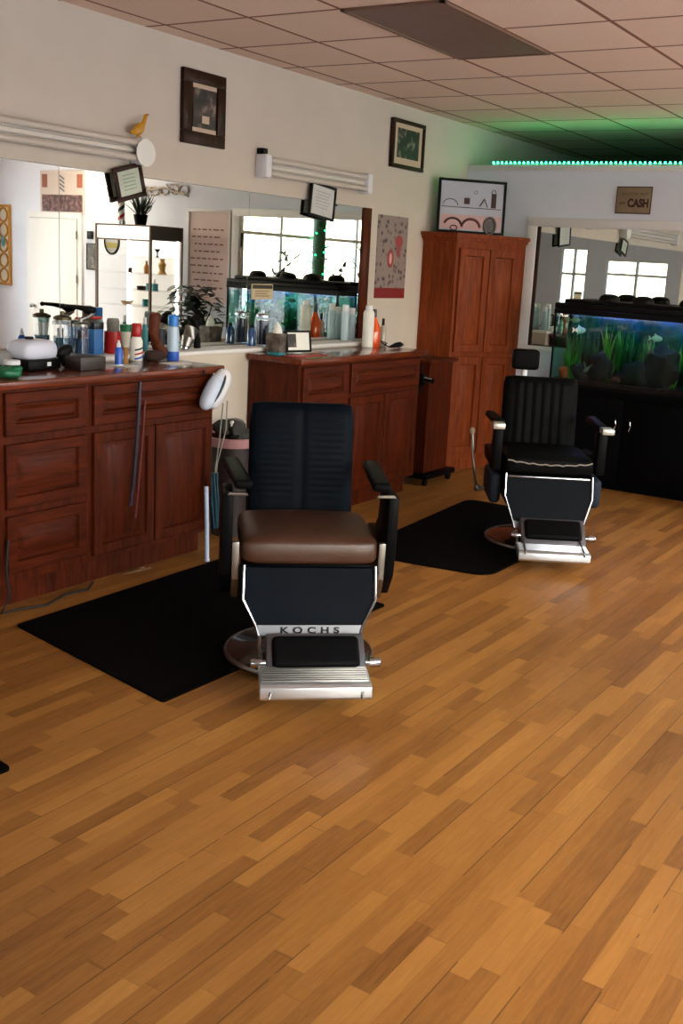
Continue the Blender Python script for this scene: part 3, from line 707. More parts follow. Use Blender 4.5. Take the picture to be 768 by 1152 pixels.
# things on the far counter
disinfectant_jar((0.10, 5.695, SL), 'dark blue disinfectant jar standing on the sill behind the tissue box', 0.19, 0.046, M_dkblue, 0.17, M_chrome)
lathe_thing('tonic_bottle', (0.10, 5.575, SL), 'small blue bottle on the sill left of the dark blue jar', 'bottle', [('bottle', pm('blue_glass_bottle', (30, 70, 120), rough=0.1, coat=0.5), [(0, 0), (0.03, 0), (0.031, 0.09), (0.014, 0.12), (0, 0.12)]), ('cap', M_black, [(0, 0.1205), (0.013, 0.1205), (0.013, 0.14), (0, 0.14)])])
t = thing('tissue_box', (0.30, 5.60, CT), 'grey tissue box with a white tissue pulled up on the far countertop', 'tissue box', rz=0.1)
MB().bb(-0.055, 0.055, -0.055, 0.055, 0, 0.13, bev=0.003).build('box', blotch('grey_brown_carton', [(54, 46, 42), (84, 72, 66), (120, 108, 100)], 18, 0.7), t)
m = MB(); m.sup((0, 0, 0.155), (0.05, 0.045, 0.05), 1.0, 1.0, 14, 10, fn=lambda p: Vector((p.x*(0.55-p.z*7), p.y*(0.7-p.z*5), p.z + 0.012*noise.noise(p*40)))); m.build('tissue', M_paper, t)
t = frame('photo_frame', (0.37, 5.735, CT+0.078), 0.215, 0.145, 0.014, 0.014, M_black, 'black framed white card leaning on the far countertop beside the tissue box', rz=PI/2-0.25, lean=-0.15)
MB().bb(-0.09, -0.02, -0.0095, -0.0075, -0.04, 0.05).build('photograph', M_bw, t)
m = MB(); m.box((0, 0, 0.009), (0.10, 0.08, 0.016), bev=0.006); o = m.build('comb_tray', M_teal); place(o, (0.40, 5.47, CT)); tag(o, 'flat teal tray at the near corner of the far countertop', 'tray')
m = MB(); m.box((0, 0, 0.004), (0.12, 0.32, 0.007), bev=0.001); o = m.build('magazine', plast('red_cover', (150, 22, 28), 0.4)); place(o, (0.54, 5.60, CT), -0.05); tag(o, 'thin red magazine at the front edge of the far countertop', 'magazine')
for k, (yy, h) in enumerate(((6.735, 0.27), (6.825, 0.245))):
    lathe_thing('aerosol_can', (0.07, yy, SL), ('pale blue aerosol can on the sill against the far mirror, the taller of two', 'pale blue aerosol can on the sill against the far mirror, the shorter of two')[k], 'can',
                [('can', pm('pale_blue_can', (176, 200, 214), rough=0.3), [(0, 0), (0.029, 0), (0.030, 0.004), (0.030, h-0.06), (0.025, h-0.05), (0, h-0.05)]), ('cap', M_wplast, [(0, h-0.0495), (0.026, h-0.0495), (0.025, h-0.004), (0.02, h), (0, h)])], 'aerosol cans on the sill')
lathe_thing('spray_bottle', (0.30, 6.71, CT), 'tall white bottle beside the orange bottle on the far countertop', 'bottle', [('bottle', M_paper, [(0, 0), (0.04, 0), (0.042, 0.005), (0.042, 0.25), (0.036, 0.27), (0, 0.272)]), ('cap', M_wplast, [(0, 0.2725), (0.028, 0.2725), (0.026, 0.31), (0, 0.312)])])
lathe_thing('tonic_bottle', (0.285, 6.815, CT), 'orange tonic bottle with dark cap on the far countertop', 'bottle', [('bottle', pm('orange_tonic', (226, 84, 22), rough=0.12, coat=0.6), [(0, 0), (0.05, 0), (0.052, 0.006), (0.05, 0.14), (0.02, 0.20), (0.014, 0.22), (0, 0.22)]), ('cap', M_navy, [(0, 0.2205), (0.016, 0.2205), (0.014, 0.28), (0, 0.282)])])
lathe_thing('tonic_bottle', (0.30, 6.92, CT), 'clear bottle with black cap right of the orange bottle', 'bottle', [('bottle', pm('clear_grey_plastic', (168, 160, 148), rough=0.15), [(0, 0), (0.026, 0), (0.026, 0.13), (0.012, 0.16), (0, 0.16)]), ('cap', M_black, [(0, 0.1605), (0.012, 0.1605), (0.01, 0.21), (0, 0.212)])])
t = thing('hair_clipper', (0.44, 6.90, CT), 'black corded hair trimmer lying on the right end of the far countertop', 'clipper', rz=0.15)
m = MB(); m.tube([(0, -0.14, 0.014), (0, -0.08, 0.016), (0, 0.0, 0.022), (0, 0.07, 0.022), (0, 0.09, 0.02)], [0.006, 0.012, 0.02, 0.022, 0.016]); m.build('body', M_black, t)
MB().bb(-0.018, 0.018, 0.088, 0.108, 0.008, 0.03).build('blade', M_dchrome, t)
MB().tube([(0, -0.14, 0.012), (-0.05, -0.16, 0.04), (-0.09, -0.10, 0.05), (-0.07, -0.02, 0.03), (-0.1, 0.02, 0.008)], 0.004).build('cord', M_black, t)

# hanging white hand massager at the counter end, its cords, stick
t = thing('hand_massager', (0.70, 4.52, 0.985), 'white rounded hand appliance with dark seam hanging at the end of the near countertop', 'appliance')
Rm = RX(-0.62)
m = MB(); m.sup((0, 0.03, 0.0), (0.05, 0.06, 0.125), 0.75, 0.9, rot=Rm); m.build('shell', M_wplast, t)
MB().sup((0.006, -0.03, -0.012), (0.045, 0.045, 0.115), 0.8, 0.9, rot=Rm).build('face_shell', pm('blue_white_plastic', (196, 206, 226), rough=0.35), t)
m = MB(); pts = []
for k in range(13):
    a = -0.2 + (PI+0.1)*k/12
    pts.append(Rm @ Vector((0.052*math.sin(a), -0.002, 0.118*math.cos(a))))
m.tube(pts, 0.008); m.build('dark_seam', pm('dark_teal_rubber', (40, 66, 74), rough=0.5), t)
MB().tube([(0, -0.09, 0.09), (-0.05, -0.03, 0.115), (-0.1, 0.0, 0.086)], 0.006).build('strap', M_blackc, t)
m = MB(); m.tube([(0.70, 4.60, 0.90), (0.705, 4.57, 0.7), (0.70, 4.545, 0.52), (0.705, 4.535, 0.38)], 0.004); m.tube([(0.70, 4.635, 0.91), (0.71, 4.62, 0.75), (0.70, 4.56, 0.55), (0.705, 4.54, 0.4)], 0.004)
o = m.build('appliance_cord', pm('grey_cord_rubber', (128, 126, 116), rough=0.5)); tag(o, 'pair of thin grey cords hanging below the white hand appliance', 'cord')
m = MB()
for k in range(6):
    a = 2*PI*k/6
    m.tube([(0.70+0.012*math.cos(a), 4.54+0.016*math.sin(a), 0.50), (0.70+0.022*math.cos(a+0.5), 4.545+0.022*math.sin(a+0.5), 0.34), (0.70+0.016*math.cos(a+1), 4.55+0.016*math.sin(a+1), 0.17)], 0.007, 6)
o = m.build('cord_bundle', pm('dark_teal_cord_rubber', (26, 66, 80), rough=0.5)); tag(o, 'bundled dark teal cord hanging beside the end of the near cabinet', 'cord')
m = MB(); m.tube([(0.745, 4.44, 0.006), (0.725, 4.455, 0.2), (0.70, 4.47, 0.43)], 0.013, 12); m.tube([(0.745, 4.44, 0.0), (0.744, 4.441, 0.012)], 0.016, 12)
o = m.build('plastic_rod', pm('pale_blue_white_plastic', (196, 208, 232), rough=0.35)); tag(o, 'pale white rod leaning against the end of the near cabinet', 'rod')
t = thing('waste_bin', (0.42, 5.02, 0), 'dark round bin with pinkish rim between the two cabinets', 'bin')
MB().lathe([(0, 0), (0.115, 0), (0.15, 0.57), (0.14, 0.57), (0.107, 0.01), (0, 0.01)]).build('bin', pm('dark_brown_plastic', (30, 18, 18), rough=0.5), t)
MB().lathe([(0.141, 0.571), (0.158, 0.571), (0.163, 0.625), (0.157, 0.63), (0.145, 0.625), (0.141, 0.571)]).build('rim', pm('dusty_pink_plastic', (158, 112, 114), rough=0.5), t)
random.seed(5)
m = MB()
for k in range(7): m.sup((0.07*math.cos(k*2.4), 0.07*math.sin(k*2.4), 0.63+0.03*(k % 3)), (0.05, 0.06, 0.045), 0.9, 0.9, 12, 8, fn=lambda p: p*(1+0.5*noise.noise(p*25)))
m.build('dark_cloths', pm('crumpled_dark_cloth', (48, 46, 44), rough=0.9, noise_amt=0.4, nscale=20), t)
MB().sup((-0.02, 0.05, 0.70), (0.06, 0.05, 0.03), 0.9, 0.9, 12, 8, fn=lambda p: p*(1+0.4*noise.noise(p*22))).build('grey_cloth', pm('grey_cloth', (112, 110, 106), rough=0.9), t)
MB().sup((0.05, -0.06, 0.705), (0.022, 0.02, 0.03), 0.9, 0.9, 10, 8).build('white_wad', M_paper, t)

# cords on cabinet and floor
o = MB().tube([(0.675, 3.965, 1.06), (0.68, 3.955, 0.95), (0.676, 3.945, 0.75), (0.672, 3.93, 0.55), (0.668, 3.91, 0.40)], 0.010, 10).build('clipper_cord', M_purple); tag(o, 'dark purple cord hanging down the front of the near cabinet doors', 'cord')
o = MB().tube([(0.672, 4.005, 0.96), (0.67, 3.99, 0.75), (0.668, 3.965, 0.50), (0.664, 3.95, 0.33)], 0.007, 8).build('clipper_cord', M_redc); tag(o, 'red cord hanging just right of the purple cord', 'cord')
o = MB().tube([(0.652, 3.14, 0.36), (0.66, 3.12, 0.22), (0.66, 3.135, 0.08), (0.645, 3.10, 0.006), (0.655, 3.2, 0.006), (0.70, 3.32, 0.006), (0.64, 3.5, 0.006), (0.66, 3.62, 0.006), (0.59, 3.72, 0.006)], 0.006, 8).build('trailing_cable', M_blackc); tag(o, 'dark cord trailing on the floor along the near cabinet', 'cord')
m = MB(); m.sup((0, 0, 0.004), (0.10, 0.02, 0.004), 1, 1); m.sup((0.05, 0.02, 0.006), (0.02, 0.015, 0.006), 1, 1)
o = m.build('paper_scrap', pm('beige_scrap', (150, 110, 76), rough=0.8)); place(o, (0.60, 4.03, 0.0), PI/2-0.1); tag(o, 'small pale scrap on the floor under the near cabinet doors', 'scrap')

# ------------------------------------------------------------------ floor mats
def mat_obj(poly, label, rr=0.05):
    n = len(poly); pts = []
    for k in range(n):
        p = Vector((*poly[k], 0)); a = (Vector((*poly[k-1], 0))-p).normalized(); b = (Vector((*poly[(k+1) % n], 0))-p).normalized()
        for j in range(6):
            s = j/5
            pts.append(tuple(((p + a*rr)*(1-s)**2 + p*2*s*(1-s) + (p + b*rr)*s*s).to_2d()))
    o = MB().prism(pts, 'z', 0.0005, 0.011).build('floor_mat', M_rubber)
    return tag(o, label, 'mat', 'black rubber floor mats')
mat_obj([(0.825, 3.04), (1.93, 2.845), (1.955, 4.45), (0.79, 4.50)], 'black rubber mat under the brown seated barber chair', 0.02)
mat_obj([(1.27, 5.16), (2.125, 5.30), (2.12, 6.0), (1.55, 7.05), (1.08, 7.05), (1.19, 5.8)], 'black rubber mat under the far barber chair', 0.12)
mat_obj([(0.80, 2.30), (0.70, 0.75), (1.80, 0.60), (1.925, 2.13)], 'black rubber mat with only its corner at the left edge of the photo', 0.02)

# ------------------------------------------------------------------ barber chairs
def pad(m, w, h, tf, tb, dfn=None, nx=40, nz=40, p=8, taper=0.0):
    """upholstered slab in XZ, front toward -Y"""
    t = bmesh.new(); Fv = {}; Bv = {}
    for i in range(nx+1):
        for j in range(nz+1):
            a = -1+2*i/nx; b = -1+2*j/nz
            a = math.copysign(1-(1-abs(a))**1.4, a); b = math.copysign(1-(1-abs(b))**1.4, b)
            pr = max(0.0, (1-abs(a)**p)*(1-abs(b)**p))**0.5
            cr = 1-0.05*max(0, abs(b)-0.8)/0.2*1.0
            x = a*w/2*cr*(1+taper*b); z = b*h/2*(1-0.03*max(0, abs(a)-0.8)/0.2)
            d = dfn(a, b)*pr if dfn else 0
            Fv[i, j] = t.verts.new((x, -tf*pr-d, z))
            edge = i in (0, nx) or j in (0, nz)
            Bv[i, j] = Fv[i, j] if edge else t.verts.new((x, tb*pr, z))
    for i in range(nx):
        for j in range(nz):
            t.faces.new((Fv[i, j], Fv[i+1, j], Fv[i+1, j+1], Fv[i, j+1]))
            t.faces.new((Bv[i, j], Bv[i, j+1], Bv[i+1, j+1], Bv[i+1, j]))
    bmesh.ops.recalc_face_normals(t, faces=t.faces)
    return t
def chair(loc, rz, label, v):
    t = thing('barber_chair', loc, label, 'barber chair', None, rz)
    # base
    MB().lathe([(0, 0.0115), (0.318, 0.0115), (0.322, 0.03), (0.29, 0.042), (0.17, 0.06), (0.11, 0.085), (0.095, 0.12), (0, 0.12)], n=48).build('base', M_enamel, t)
    MB().lathe([(0.3225, 0.0115), (0.33, 0.0115), (0.334, 0.022), (0.328, 0.034), (0.3225, 0.033), (0.3225, 0.0115)], n=48).build('base_rim', M_dchrome, t)
    m = MB(); m.lathe([(0, 0.121), (0.085, 0.121), (0.085, 0.27), (0.10, 0.29), (0, 0.29)], n=28); m.build('column', M_dchrome, t)
    m = MB(); m.bb(-0.24, 0.24, -0.24, 0.20, 0.292, 0.34, bev=0.01); m.bb(-0.265, 0.265, -0.28, 0.22, 0.341, 0.505, bev=0.015); m.build('seat_frame', M_blackm, t)
    # seat
    seatm = M_brownl if v == 1 else M_blackl
    MB().sup((0, -0.06, 0.565), (0.285, 0.275, 0.062), 0.38, 0.22, 48, 20, fn=lambda p: p + Vector((0, 0, 0.022*(1-(p.x/0.285)**2)*(1-(p.y/0.275)**2) if p.z > 0 else 0))).build('seat', seatm, t)
    if v == 2:
        m = MB(); pts = []
        for k in range(21):
            a = -1+2*k/20
            pts.append((0.262*a, -0.334-0.006*(1-a**4), 0.598-0.020*(1-a*a)+0.004*math.sin(k*2.3)))
        m.tube(pts, 0.0045, 6); m.build('seat_piping', pm('worn_pale_piping', (136, 128, 120), rough=0.6), t)
        m = MB(); m.bb(-0.255, 0.255, -0.345, -0.325, 0.492, 0.504, bev=0.004); m.build('seat_trim', M_chrome, t)
    # back
    if v == 1:
        def df(a, b):
            c = 1.0 if (0.18 < abs(a) < 0.82 and -0.5 < b < 0.75) else 0.0
            return 0.0013*c*math.sin(b*62) - 0.008*math.exp(-(a/0.06)**2)
        tb = pad(None, 0.475, 0.57, 0.05, 0.03, df, 48, 110)
        lm = M_bluel; zc, w2 = 0.815, 0.475
    else:
        def df(a, b):
            c = max(0.0, 1-abs(a/0.72)**10) if b < 0.86 else 0.0
            return 0.009*c*abs(math.sin(a*PI*4.2))
        tb = pad(None, 0.50, 0.52, 0.05, 0.03, df, 110, 40)
        lm = M_blackl; zc, w2 = 0.80, 0.50
    m = MB(); m._add(tb, Matrix.Translation((0, 0.26, zc)) @ Matrix.Rotation(-0.13, 4, 'X')); m.build('backrest', lm, t, sharp=80)
    m = MB(); m.box((0, 0.295, zc-0.02), (w2-0.06, 0.022, 0.50), rot=RX(-0.13), bev=0.008); m.build('back_panel', M_blackm, t)
    for s in (-1, 1):
        m = MB(); m.box((s*(w2/2-0.005), 0.272, zc-0.22), (0.02, 0.04, 0.20), rot=RX(-0.13), bev=0.005)
        m.build('back_hinge', M_blackm, t)
    # arms
    for s in (-1, 1):
        prof = [(-0.305, 0.80), (-0.30, 0.60), (-0.27, 0.45), (-0.17, 0.345), (0.14, 0.345), (0.215, 0.45), (0.225, 0.56), (0.05, 0.585), (-0.05, 0.66), (-0.09, 0.80)] if v == 1 else \
               [(-0.285, 0.79), (-0.285, 0.52), (0.20, 0.52), (0.225, 0.60), (-0.10, 0.62), (-0.16, 0.70), (-0.17, 0.79)]
        x0, x1 = (0.316, 0.36) if v == 1 else (0.296, 0.35)
        arm = MB().prism(prof, 'x', s*x0, s*x1, bev=0.008).build('armrest', M_blackm, t)
        m = MB()
        m._add(pad_arm(s, v), None)
        m.build('arm_pad', M_blackl, arm)
        if v == 1:
            MB().prism([(-0.300, 0.600), (-0.285, 0.44), (-0.235, 0.345), (-0.215, 0.345), (-0.255, 0.45), (-0.27, 0.600)], 'x', s*0.287, s*0.3155, bev=0.003).build('side_plate', M_dchrome, t)
            m = MB(); m.bb(s*0.30-0.035, s*0.30+0.035, -0.335, -0.318, 0.806, 0.812); m.tube([(s*0.30-0.04, -0.325, 0.803), (s*0.30+0.04, -0.325, 0.803)], 0.004, 8)
            m.build('arm_trim', M_dchrome, arm)
        else:
            MB().bb(s*0.335-0.038, s*0.335+0.038, -0.36, -0.26, 0.786, 0.824, bev=0.008).build('arm_cap', pm('silver_ash_tray', (196, 194, 188), rough=0.3, metal=0.6), arm)
            MB().bb(s*0.28, s*0.352, -0.26, 0.14, 0.30, 0.485, bev=0.03, seg=4).build('side_panel', M_grey, t)
    # apron
    xw = 0.262
    bt = 0.25 if v == 1 else 0.20
    def slab(poly, y_of, th):
        tt = bmesh.new()
        A_ = [tt.verts.new((p[0], y_of(p[1]), p[1])) for p in poly]; B_ = [tt.verts.new((p[0], y_of(p[1])+th, p[1])) for p in poly]
        tt.faces.new(A_); tt.faces.new(B_[::-1]); n = len(poly)
        for k in range(n): tt.faces.new((A_[k], B_[k], B_[(k+1) % n], A_[(k+1) % n]))
        bmesh.ops.recalc_face_normals(tt, faces=tt.faces); return tt
    yo = lambda z: -0.335 - 0.095*(0.505-z)/0.25
    zb = bt+0.04
    m = MB(); m._add(slab([(-xw, 0.504), (-xw, 0.385), (-0.212, zb), (0.212, zb), (xw, 0.385), (xw, 0.504)], yo, 0.03)); m.build('apron', M_bluel if v == 1 else pm('grey_blue_vinyl', (13, 17, 22), rough=0.5, spec=0.04), t)
    for s in (-1, 1):
        m = MB(); m.tube([(s*(xw+0.006), yo(0.50)-0.004, 0.515), (s*(xw+0.006), yo(0.385)-0.004, 0.385), (s*0.218, yo(zb)-0.004, zb), (s*0.205, yo(bt)-0.004, bt)], 0.0065, 8)
        m.build('apron_trim', M_chrome, t)
    m = MB(); m._add(slab([(-0.214, zb-0.001), (-0.205, bt), (0.205, bt), (0.214, zb-0.001)], lambda z: yo(z)-0.003, 0.03))
    pl = m.build('name_plate', M_plate, t)
    if v == 1:
        zc2 = (zb+bt)/2
        text_mesh('lettering', 'KOCHS', 0.034, M_black, pl, Matrix.Translation((0, yo(zc2)-0.0055, zc2)) @ Matrix.Rotation(PI/2-0.36, 4, 'X') @ Matrix.Scale(1.45, 4, (1, 0, 0)), 0.0012, 1.75, bold=0.0012)
    m = MB(); m.bb(-0.16, 0.16, -0.44, -0.30, bt-0.03, bt-0.002, bev=0.004)
    m.build('foot_bracket', M_dchrome, t)
    # foot rest
    dz = 0.0 if v == 1 else -0.005
    cx = 0.015
    for s in (-1, 1):
        ft = MB(); ft.tube([(s*0.20, -0.42, bt+0.005), (s*0.205, -0.47, bt-0.03), (s*0.195+cx*0, -0.56, 0.185+dz)], 0.007, 8)
        ft.build('foot_bar', M_dchrome, t)
        ft = MB(); ft.tube([(s*0.17, -0.57, 0.185+dz), (s*0.172, -0.70, 0.155+dz), (s*0.175, -0.765, 0.145+dz), (s*0.175, -0.774, 0.125+dz)], 0.006, 8)
        ft.build('foot_strap', M_dchrome, t)
    an = 0.72
    fr = MB().box((cx, -0.545, 0.208+dz), (0.39, 0.19, 0.03), rot=RX(an), bev=0.010).build('footrest', M_plate, t)
    q = MB(); q.box((cx, -0.545, 0.208+dz) if False else Vector((cx, -0.545, 0.208+dz)) + RX(an) @ Vector((0, 0.004, 0.016)), (0.345, 0.140, 0.05), rot=RX(an), bev=0.022, seg=4); q.build('foot_pad', M_blackl, fr)
    for s in (-1, 1):
        MB().lathe([(0, 0), (0.013, 0), (0.013, 0.014), (0.020, 0.016), (0.020, 0.054), (0.016, 0.060), (0, 0.060)], c=(cx+s*0.196, -0.565, 0.186+dz), M=RY(s*PI/2), n=18).build('knob', M_chrome, fr)
    # foot plate
    z0 = 0.112 if v == 1 else 0.075
    fp = MB().prism([(-0.58, z0+0.07), (-0.745, z0+0.06), (-0.765, z0+0.052), (-0.768, z0+0.012), (-0.755, z0), (-0.58, z0+0.045)], 'x', -0.212, 0.212, bev=0.004).build('foot_plate', M_alu, t)
    m = MB()
    for k in range(7): m.bb(-0.205, 0.205, -0.605-0.019*k-0.005, -0.605-0.019*k+0.005, z0+0.064-0.0012*k, z0+0.074-0.0012*k, bev=0.003)
    m.build('tread_ribs', M_dchrome if v == 1 else M_alu, fp)
    for s in (-1, 1):
        m = MB(); m.tube([(s*0.20, -0.52, 0.2), (s*0.20, -0.60, z0+0.05)], 0.008, 8)
        m.build('plate_bracket', M_dchrome, fp)
    if v == 2:
        m = MB(); m.cyl((-0.11, 0.34, 1.03), (-0.11, 0.335, 1.11), 0.02, n=14); m.build('headrest_post', M_wplast, t)
        MB().sup((-0.11, 0.325, 1.165), (0.09, 0.035, 0.068), 0.3, 0.3, 28, 16).build('headrest', M_blackl, t)
        m = MB(); m.tube([(-0.405, 0.0, 0.34), (-0.43, -0.02, 0.45), (-0.45, -0.02, 0.58), (-0.462, -0.01, 0.70)], 0.009, 8); m.sup((-0.405, 0, 0.345), (0.02, 0.02, 0.025), 1, 1, 12, 8); m.cyl((-0.36, 0, 0.34), (-0.405, 0, 0.345), 0.012); lv = m.build('lever', M_dchrome, t)
        MB().sup((-0.463, -0.01, 0.715), (0.016, 0.016, 0.024), 0.9, 1, 14, 10).build('lever_knob', pm('ivory_knob', (168, 150, 132), rough=0.3), lv)
    return t
def pad_arm(s, v):
    tt = MB()
    if v == 1: tt.box((s*0.298, -0.05, 0.838), (0.078, 0.60, 0.04), rot=RZ(-s*0.07) @ RX(-0.03), bev=0.02, seg=4)
    else: tt.box((s*0.325, -0.04, 0.808), (0.065, 0.46, 0.045), rot=RZ(-s*0.04), bev=0.018, seg=4)
    b = tt.b.copy(); tt.b.free(); return b
chair((2.02, 3.61, 0), math.atan2(0.64, 0.77)+0.03, 'barber chair with wide brown leather seat and dark blue ribbed back, nearest the camera', 1)
chair((1.985, 6.25, 0), math.atan2(0.487, 0.873)+0.06, 'all black barber chair with headrest and vertically channelled back, near the fish tank', 2)

# ------------------------------------------------------------------ partition: mirror, sign, tank
t = thing('framed_mirror', (1.7, PY, 1.63), 'wide mirror with broad white frame behind the fish tank', 'mirror')
x0, x1, z0, z1 = 0.735, 2.62, 1.10, 2.125
m = MB(); x0 -= 1.7; x1 -= 1.7; z0 -= 1.63; z1 -= 1.63; w = 0.095
for a, b, c, d in ((x0-w, x1+w, z1, z1+w*0.8), (x0-w, x1+w, z0-w*0.45, z0), (x0-w, x0, z0, z1), (x1, x1+w, z0, z1)): m.bb(a, b, -0.03, -0.0005, c, d, bev=0.005)
m.build('frame', M_white, t)
MB().bb(x0-0.002, x1+0.002, -0.012, -0.006, z0-0.002, z1+0.002).build('mirror_glass', M_mirror, t)
m = MB(); m.bb(x0, x0+0.03, -0.02, -0.0122, z0, z1); m.build('inner_edge', M_dframe, t)
t = thing('cash_sign', (1.567, PY-0.0005, 2.36), 'small tan sign with the word CASH on the wall above the fish tank', 'sign')
M_tanb = pm('aged_tan_board', (138, 116, 92), rough=0.7, noise_amt=0.15, nscale=10)
MB().bb(-0.15, 0.15, -0.012, 0, -0.108, 0.108, bev=0.003).build('board', M_tanb, t)
m = MB(); M_rust = pm('dark_rust_edge', (66, 34, 28), rough=0.7)
for a, b, c, d in ((-0.151, 0.151, 0.101, 0.1095), (-0.151, 0.151, -0.1095, -0.101), (-0.151, -0.144, -0.101, 0.101), (0.144, 0.151, -0.101, 0.101)): m.bb(a, b, -0.0145, -0.011, c, d)
m.build('border', M_rust, t)
RT = Matrix.Rotation(PI/2, 4, 'X')
text_mesh('lettering', 'IN GOD WE TRUST', 0.026, pm('olive_lettering', (74, 60, 18), rough=0.7), t, Matrix.Translation((0.01, -0.0125, 0.05)) @ RT, 0.0008, 1.0)
text_mesh('lettering', 'CASH', 0.088, pm('dark_red_lettering', (58, 20, 18), rough=0.7), t, Matrix.Translation((0.04, -0.0125, -0.025)) @ RT @ Matrix.Scale(0.8, 4, (1, 0, 0)), 0.0008, 1.0, bold=0.004)
text_mesh('lettering', 'pay', 0.036, pm('black_lettering', (30, 20, 18), rough=0.7), t, Matrix.Translation((-0.095, -0.0125, -0.02)) @ RT, 0.0008, 1.0)

# stand
TX0, TX1, TY0, TY1 = 1.12, 2.47, 8.325, 8.645
tcx = (TX0+TX1)/2; tcy = (TY0+TY1)/2
t = thing('aquarium_stand', (tcx, tcy, 0), 'black cabinet stand with curved handles under the fish tank', 'stand')
hx = (TX1-TX0)/2; hy = (TY1-TY0)/2
m = MB(); m.bb(-hx-0.02, hx+0.02, -hy, hy, 0, 0.79); m.bb(-hx-0.04, hx+0.04, -hy-0.02, hy, 0.79, 0.815, bev=0.004); m.build('body', M_blackm, t)
for a, b, hxx in ((-hx+0.02, -0.003, -0.06), (0.003, hx-0.02, 0.065)):
    d = MB().bb(a, b, -hy-0.018, -hy, 0.05, 0.75, bev=0.003).build('door', M_blackm, t)
    m = MB(); m.tube([(hxx, -hy-0.02, 0.495), (hxx+0.006, -hy-0.04, 0.51), (hxx+0.012, -hy-0.045, 0.55), (hxx+0.006, -hy-0.04, 0.585), (hxx, -hy-0.02, 0.60)], 0.006, 8); m.build('handle', M_chrome, d)
# tank
TZ0, TZ1 = 0.816, 1.44
t = thing('aquarium', (tcx, tcy, TZ0), 'long glass fish tank with black hood on the black stand', 'aquarium')
h = TZ1-TZ0; th = 0.006
m = MB(); m.bb(-hx, hx, -hy, -hy+th, 0, h); m.bb(-hx, hx, hy-th, hy, 0, h); m.bb(-hx, -hx+th, -hy+th, hy-th, 0, h); m.bb(hx-th, hx, -hy+th, hy-th, 0, h); m.build('glass', M_glass, t, smooth=False)
MB().bb(-hx+th+0.001, hx-th-0.001, -hy+th+0.001, hy-th-0.001, 0.062, h-0.05).build('water', M_tint, t, smooth=False)
MB().bb(-hx+th, hx-th, -hy+th, hy-th, 0, 0.06).build('gravel', pm('dark_gravel', (40, 34, 30), rough=0.95, noise_amt=0.5, nscale=60, bump=0.8, bscale=80), t)
MB().bb(-hx+0.02, hx-0.01, hy+0.001, hy+0.004, 0, h).build('blue_backing', backdrop(), t)
m = MB(); m.bb(-hx-0.012, hx+0.012, -hy-0.012, hy+0.008, 0, 0.022); m.bb(-hx-0.012, hx+0.012, -hy-0.012, -hy+0.004, h-0.03, h+0.012); m.bb(-hx-0.012, -hx+0.004, -hy, hy, h-0.03, h+0.012); m.bb(hx-0.004, hx+0.012, -hy, hy, h-0.03, h+0.012)
for sx in (-1, 1):
    for sy in (-1, 1): m.bb(sx*hx-0.007, sx*hx+0.007, sy*hy-0.007, sy*hy+0.007, 0.02, h-0.02)
m.build('rim', M_black, t)
hd = MB(); hd.bb(-hx-0.014, hx+0.014, -hy-0.014, hy+0.01, h+0.0125, h+0.06, bev=0.01); hd.bb(-hx+0.05, hx-0.05, -hy+0.03, hy-0.02, h+0.06, h+0.095, bev=0.012)
hood = hd.build('hood', M_black, t)
for xx in (-0.27, 0.02, 0.40):
    MB().sup((xx, -0.03, h+0.10), (0.085, 0.08, 0.055), 0.8, 0.9, 20, 12).build('hood_light_cover', M_black, hood)
M_tlamp = emis('aquarium_lamp', (150, 190, 255), 14.0); M_plamp = emis('violet_aquarium_lamp', (190, 110, 255), 22.0)
MB().bb(0.0, hx-0.05, -0.03, 0.02, h-0.022, h-0.01).build('lamp_tube', M_tlamp, hood)
MB().bb(-hx+0.2, -0.27, -0.10, -0.06, h-0.022, h-0.01).build('lamp_tube', M_plamp, hood)
MB().bb(-hx+0.06, -0.1, 0.06, 0.09, h-0.022, h-0.01).build('lamp_tube', M_tlamp, hood)
# plants, rocks and fish in the tank
random.seed(11)
gcols = [(26, 110, 36), (40, 140, 44), (18, 84, 46), (70, 150, 40), (104, 158, 44)]
M_g = [pm('water_plant_green_%s' % n, c, rough=0.6) for n, c in zip('abcde', gcols)]
GZ = TZ0 + 0.0605
def leaf_strip(m, base, top, w, bend):
    base = Vector(base); top = Vector(top); n = 7
    t2 = bmesh.new(); row = []
    side = Vector((math.cos(bend), math.sin(bend), 0))
    for k in range(n+1):
        s = k/n; p = base.lerp(top, s) + side*0.03*math.sin(s*PI)*math.sin(bend*3)
        ww = w*(1-s**2.5)*0.5 + 0.001
        row.append((t2.verts.new(p-side*ww), t2.verts.new(p+side*ww)))
    for a, b in zip(row, row[1:]): t2.faces.new((a[0], a[1], b[1], b[0]))
    m._add(t2)
plant_spots = [(1.20, 8.55, 0.42, 0), (1.27, 8.42, 0.25, 3), (1.36, 8.56, 0.44, 2), (1.46, 8.52, 0.30, 0), (1.52, 8.60, 0.50, 4), (1.66, 8.56, 0.46, 1), (1.76, 8.48, 0.42, 2), (1.86, 8.56, 0.40, 1), (1.98, 8.50, 0.33, 3), (2.10, 8.55, 0.36, 4), (2.24, 8.50, 0.40, 1), (2.36, 8.54, 0.42, 0)]
words = ['tall dark green', 'short yellow green', 'tall deep green', 'mid height green', 'tallest bright green', 'broad mid green', 'dark bushy green', 'leafy green', 'low yellow green', 'bright green', 'plain green', 'dark green']
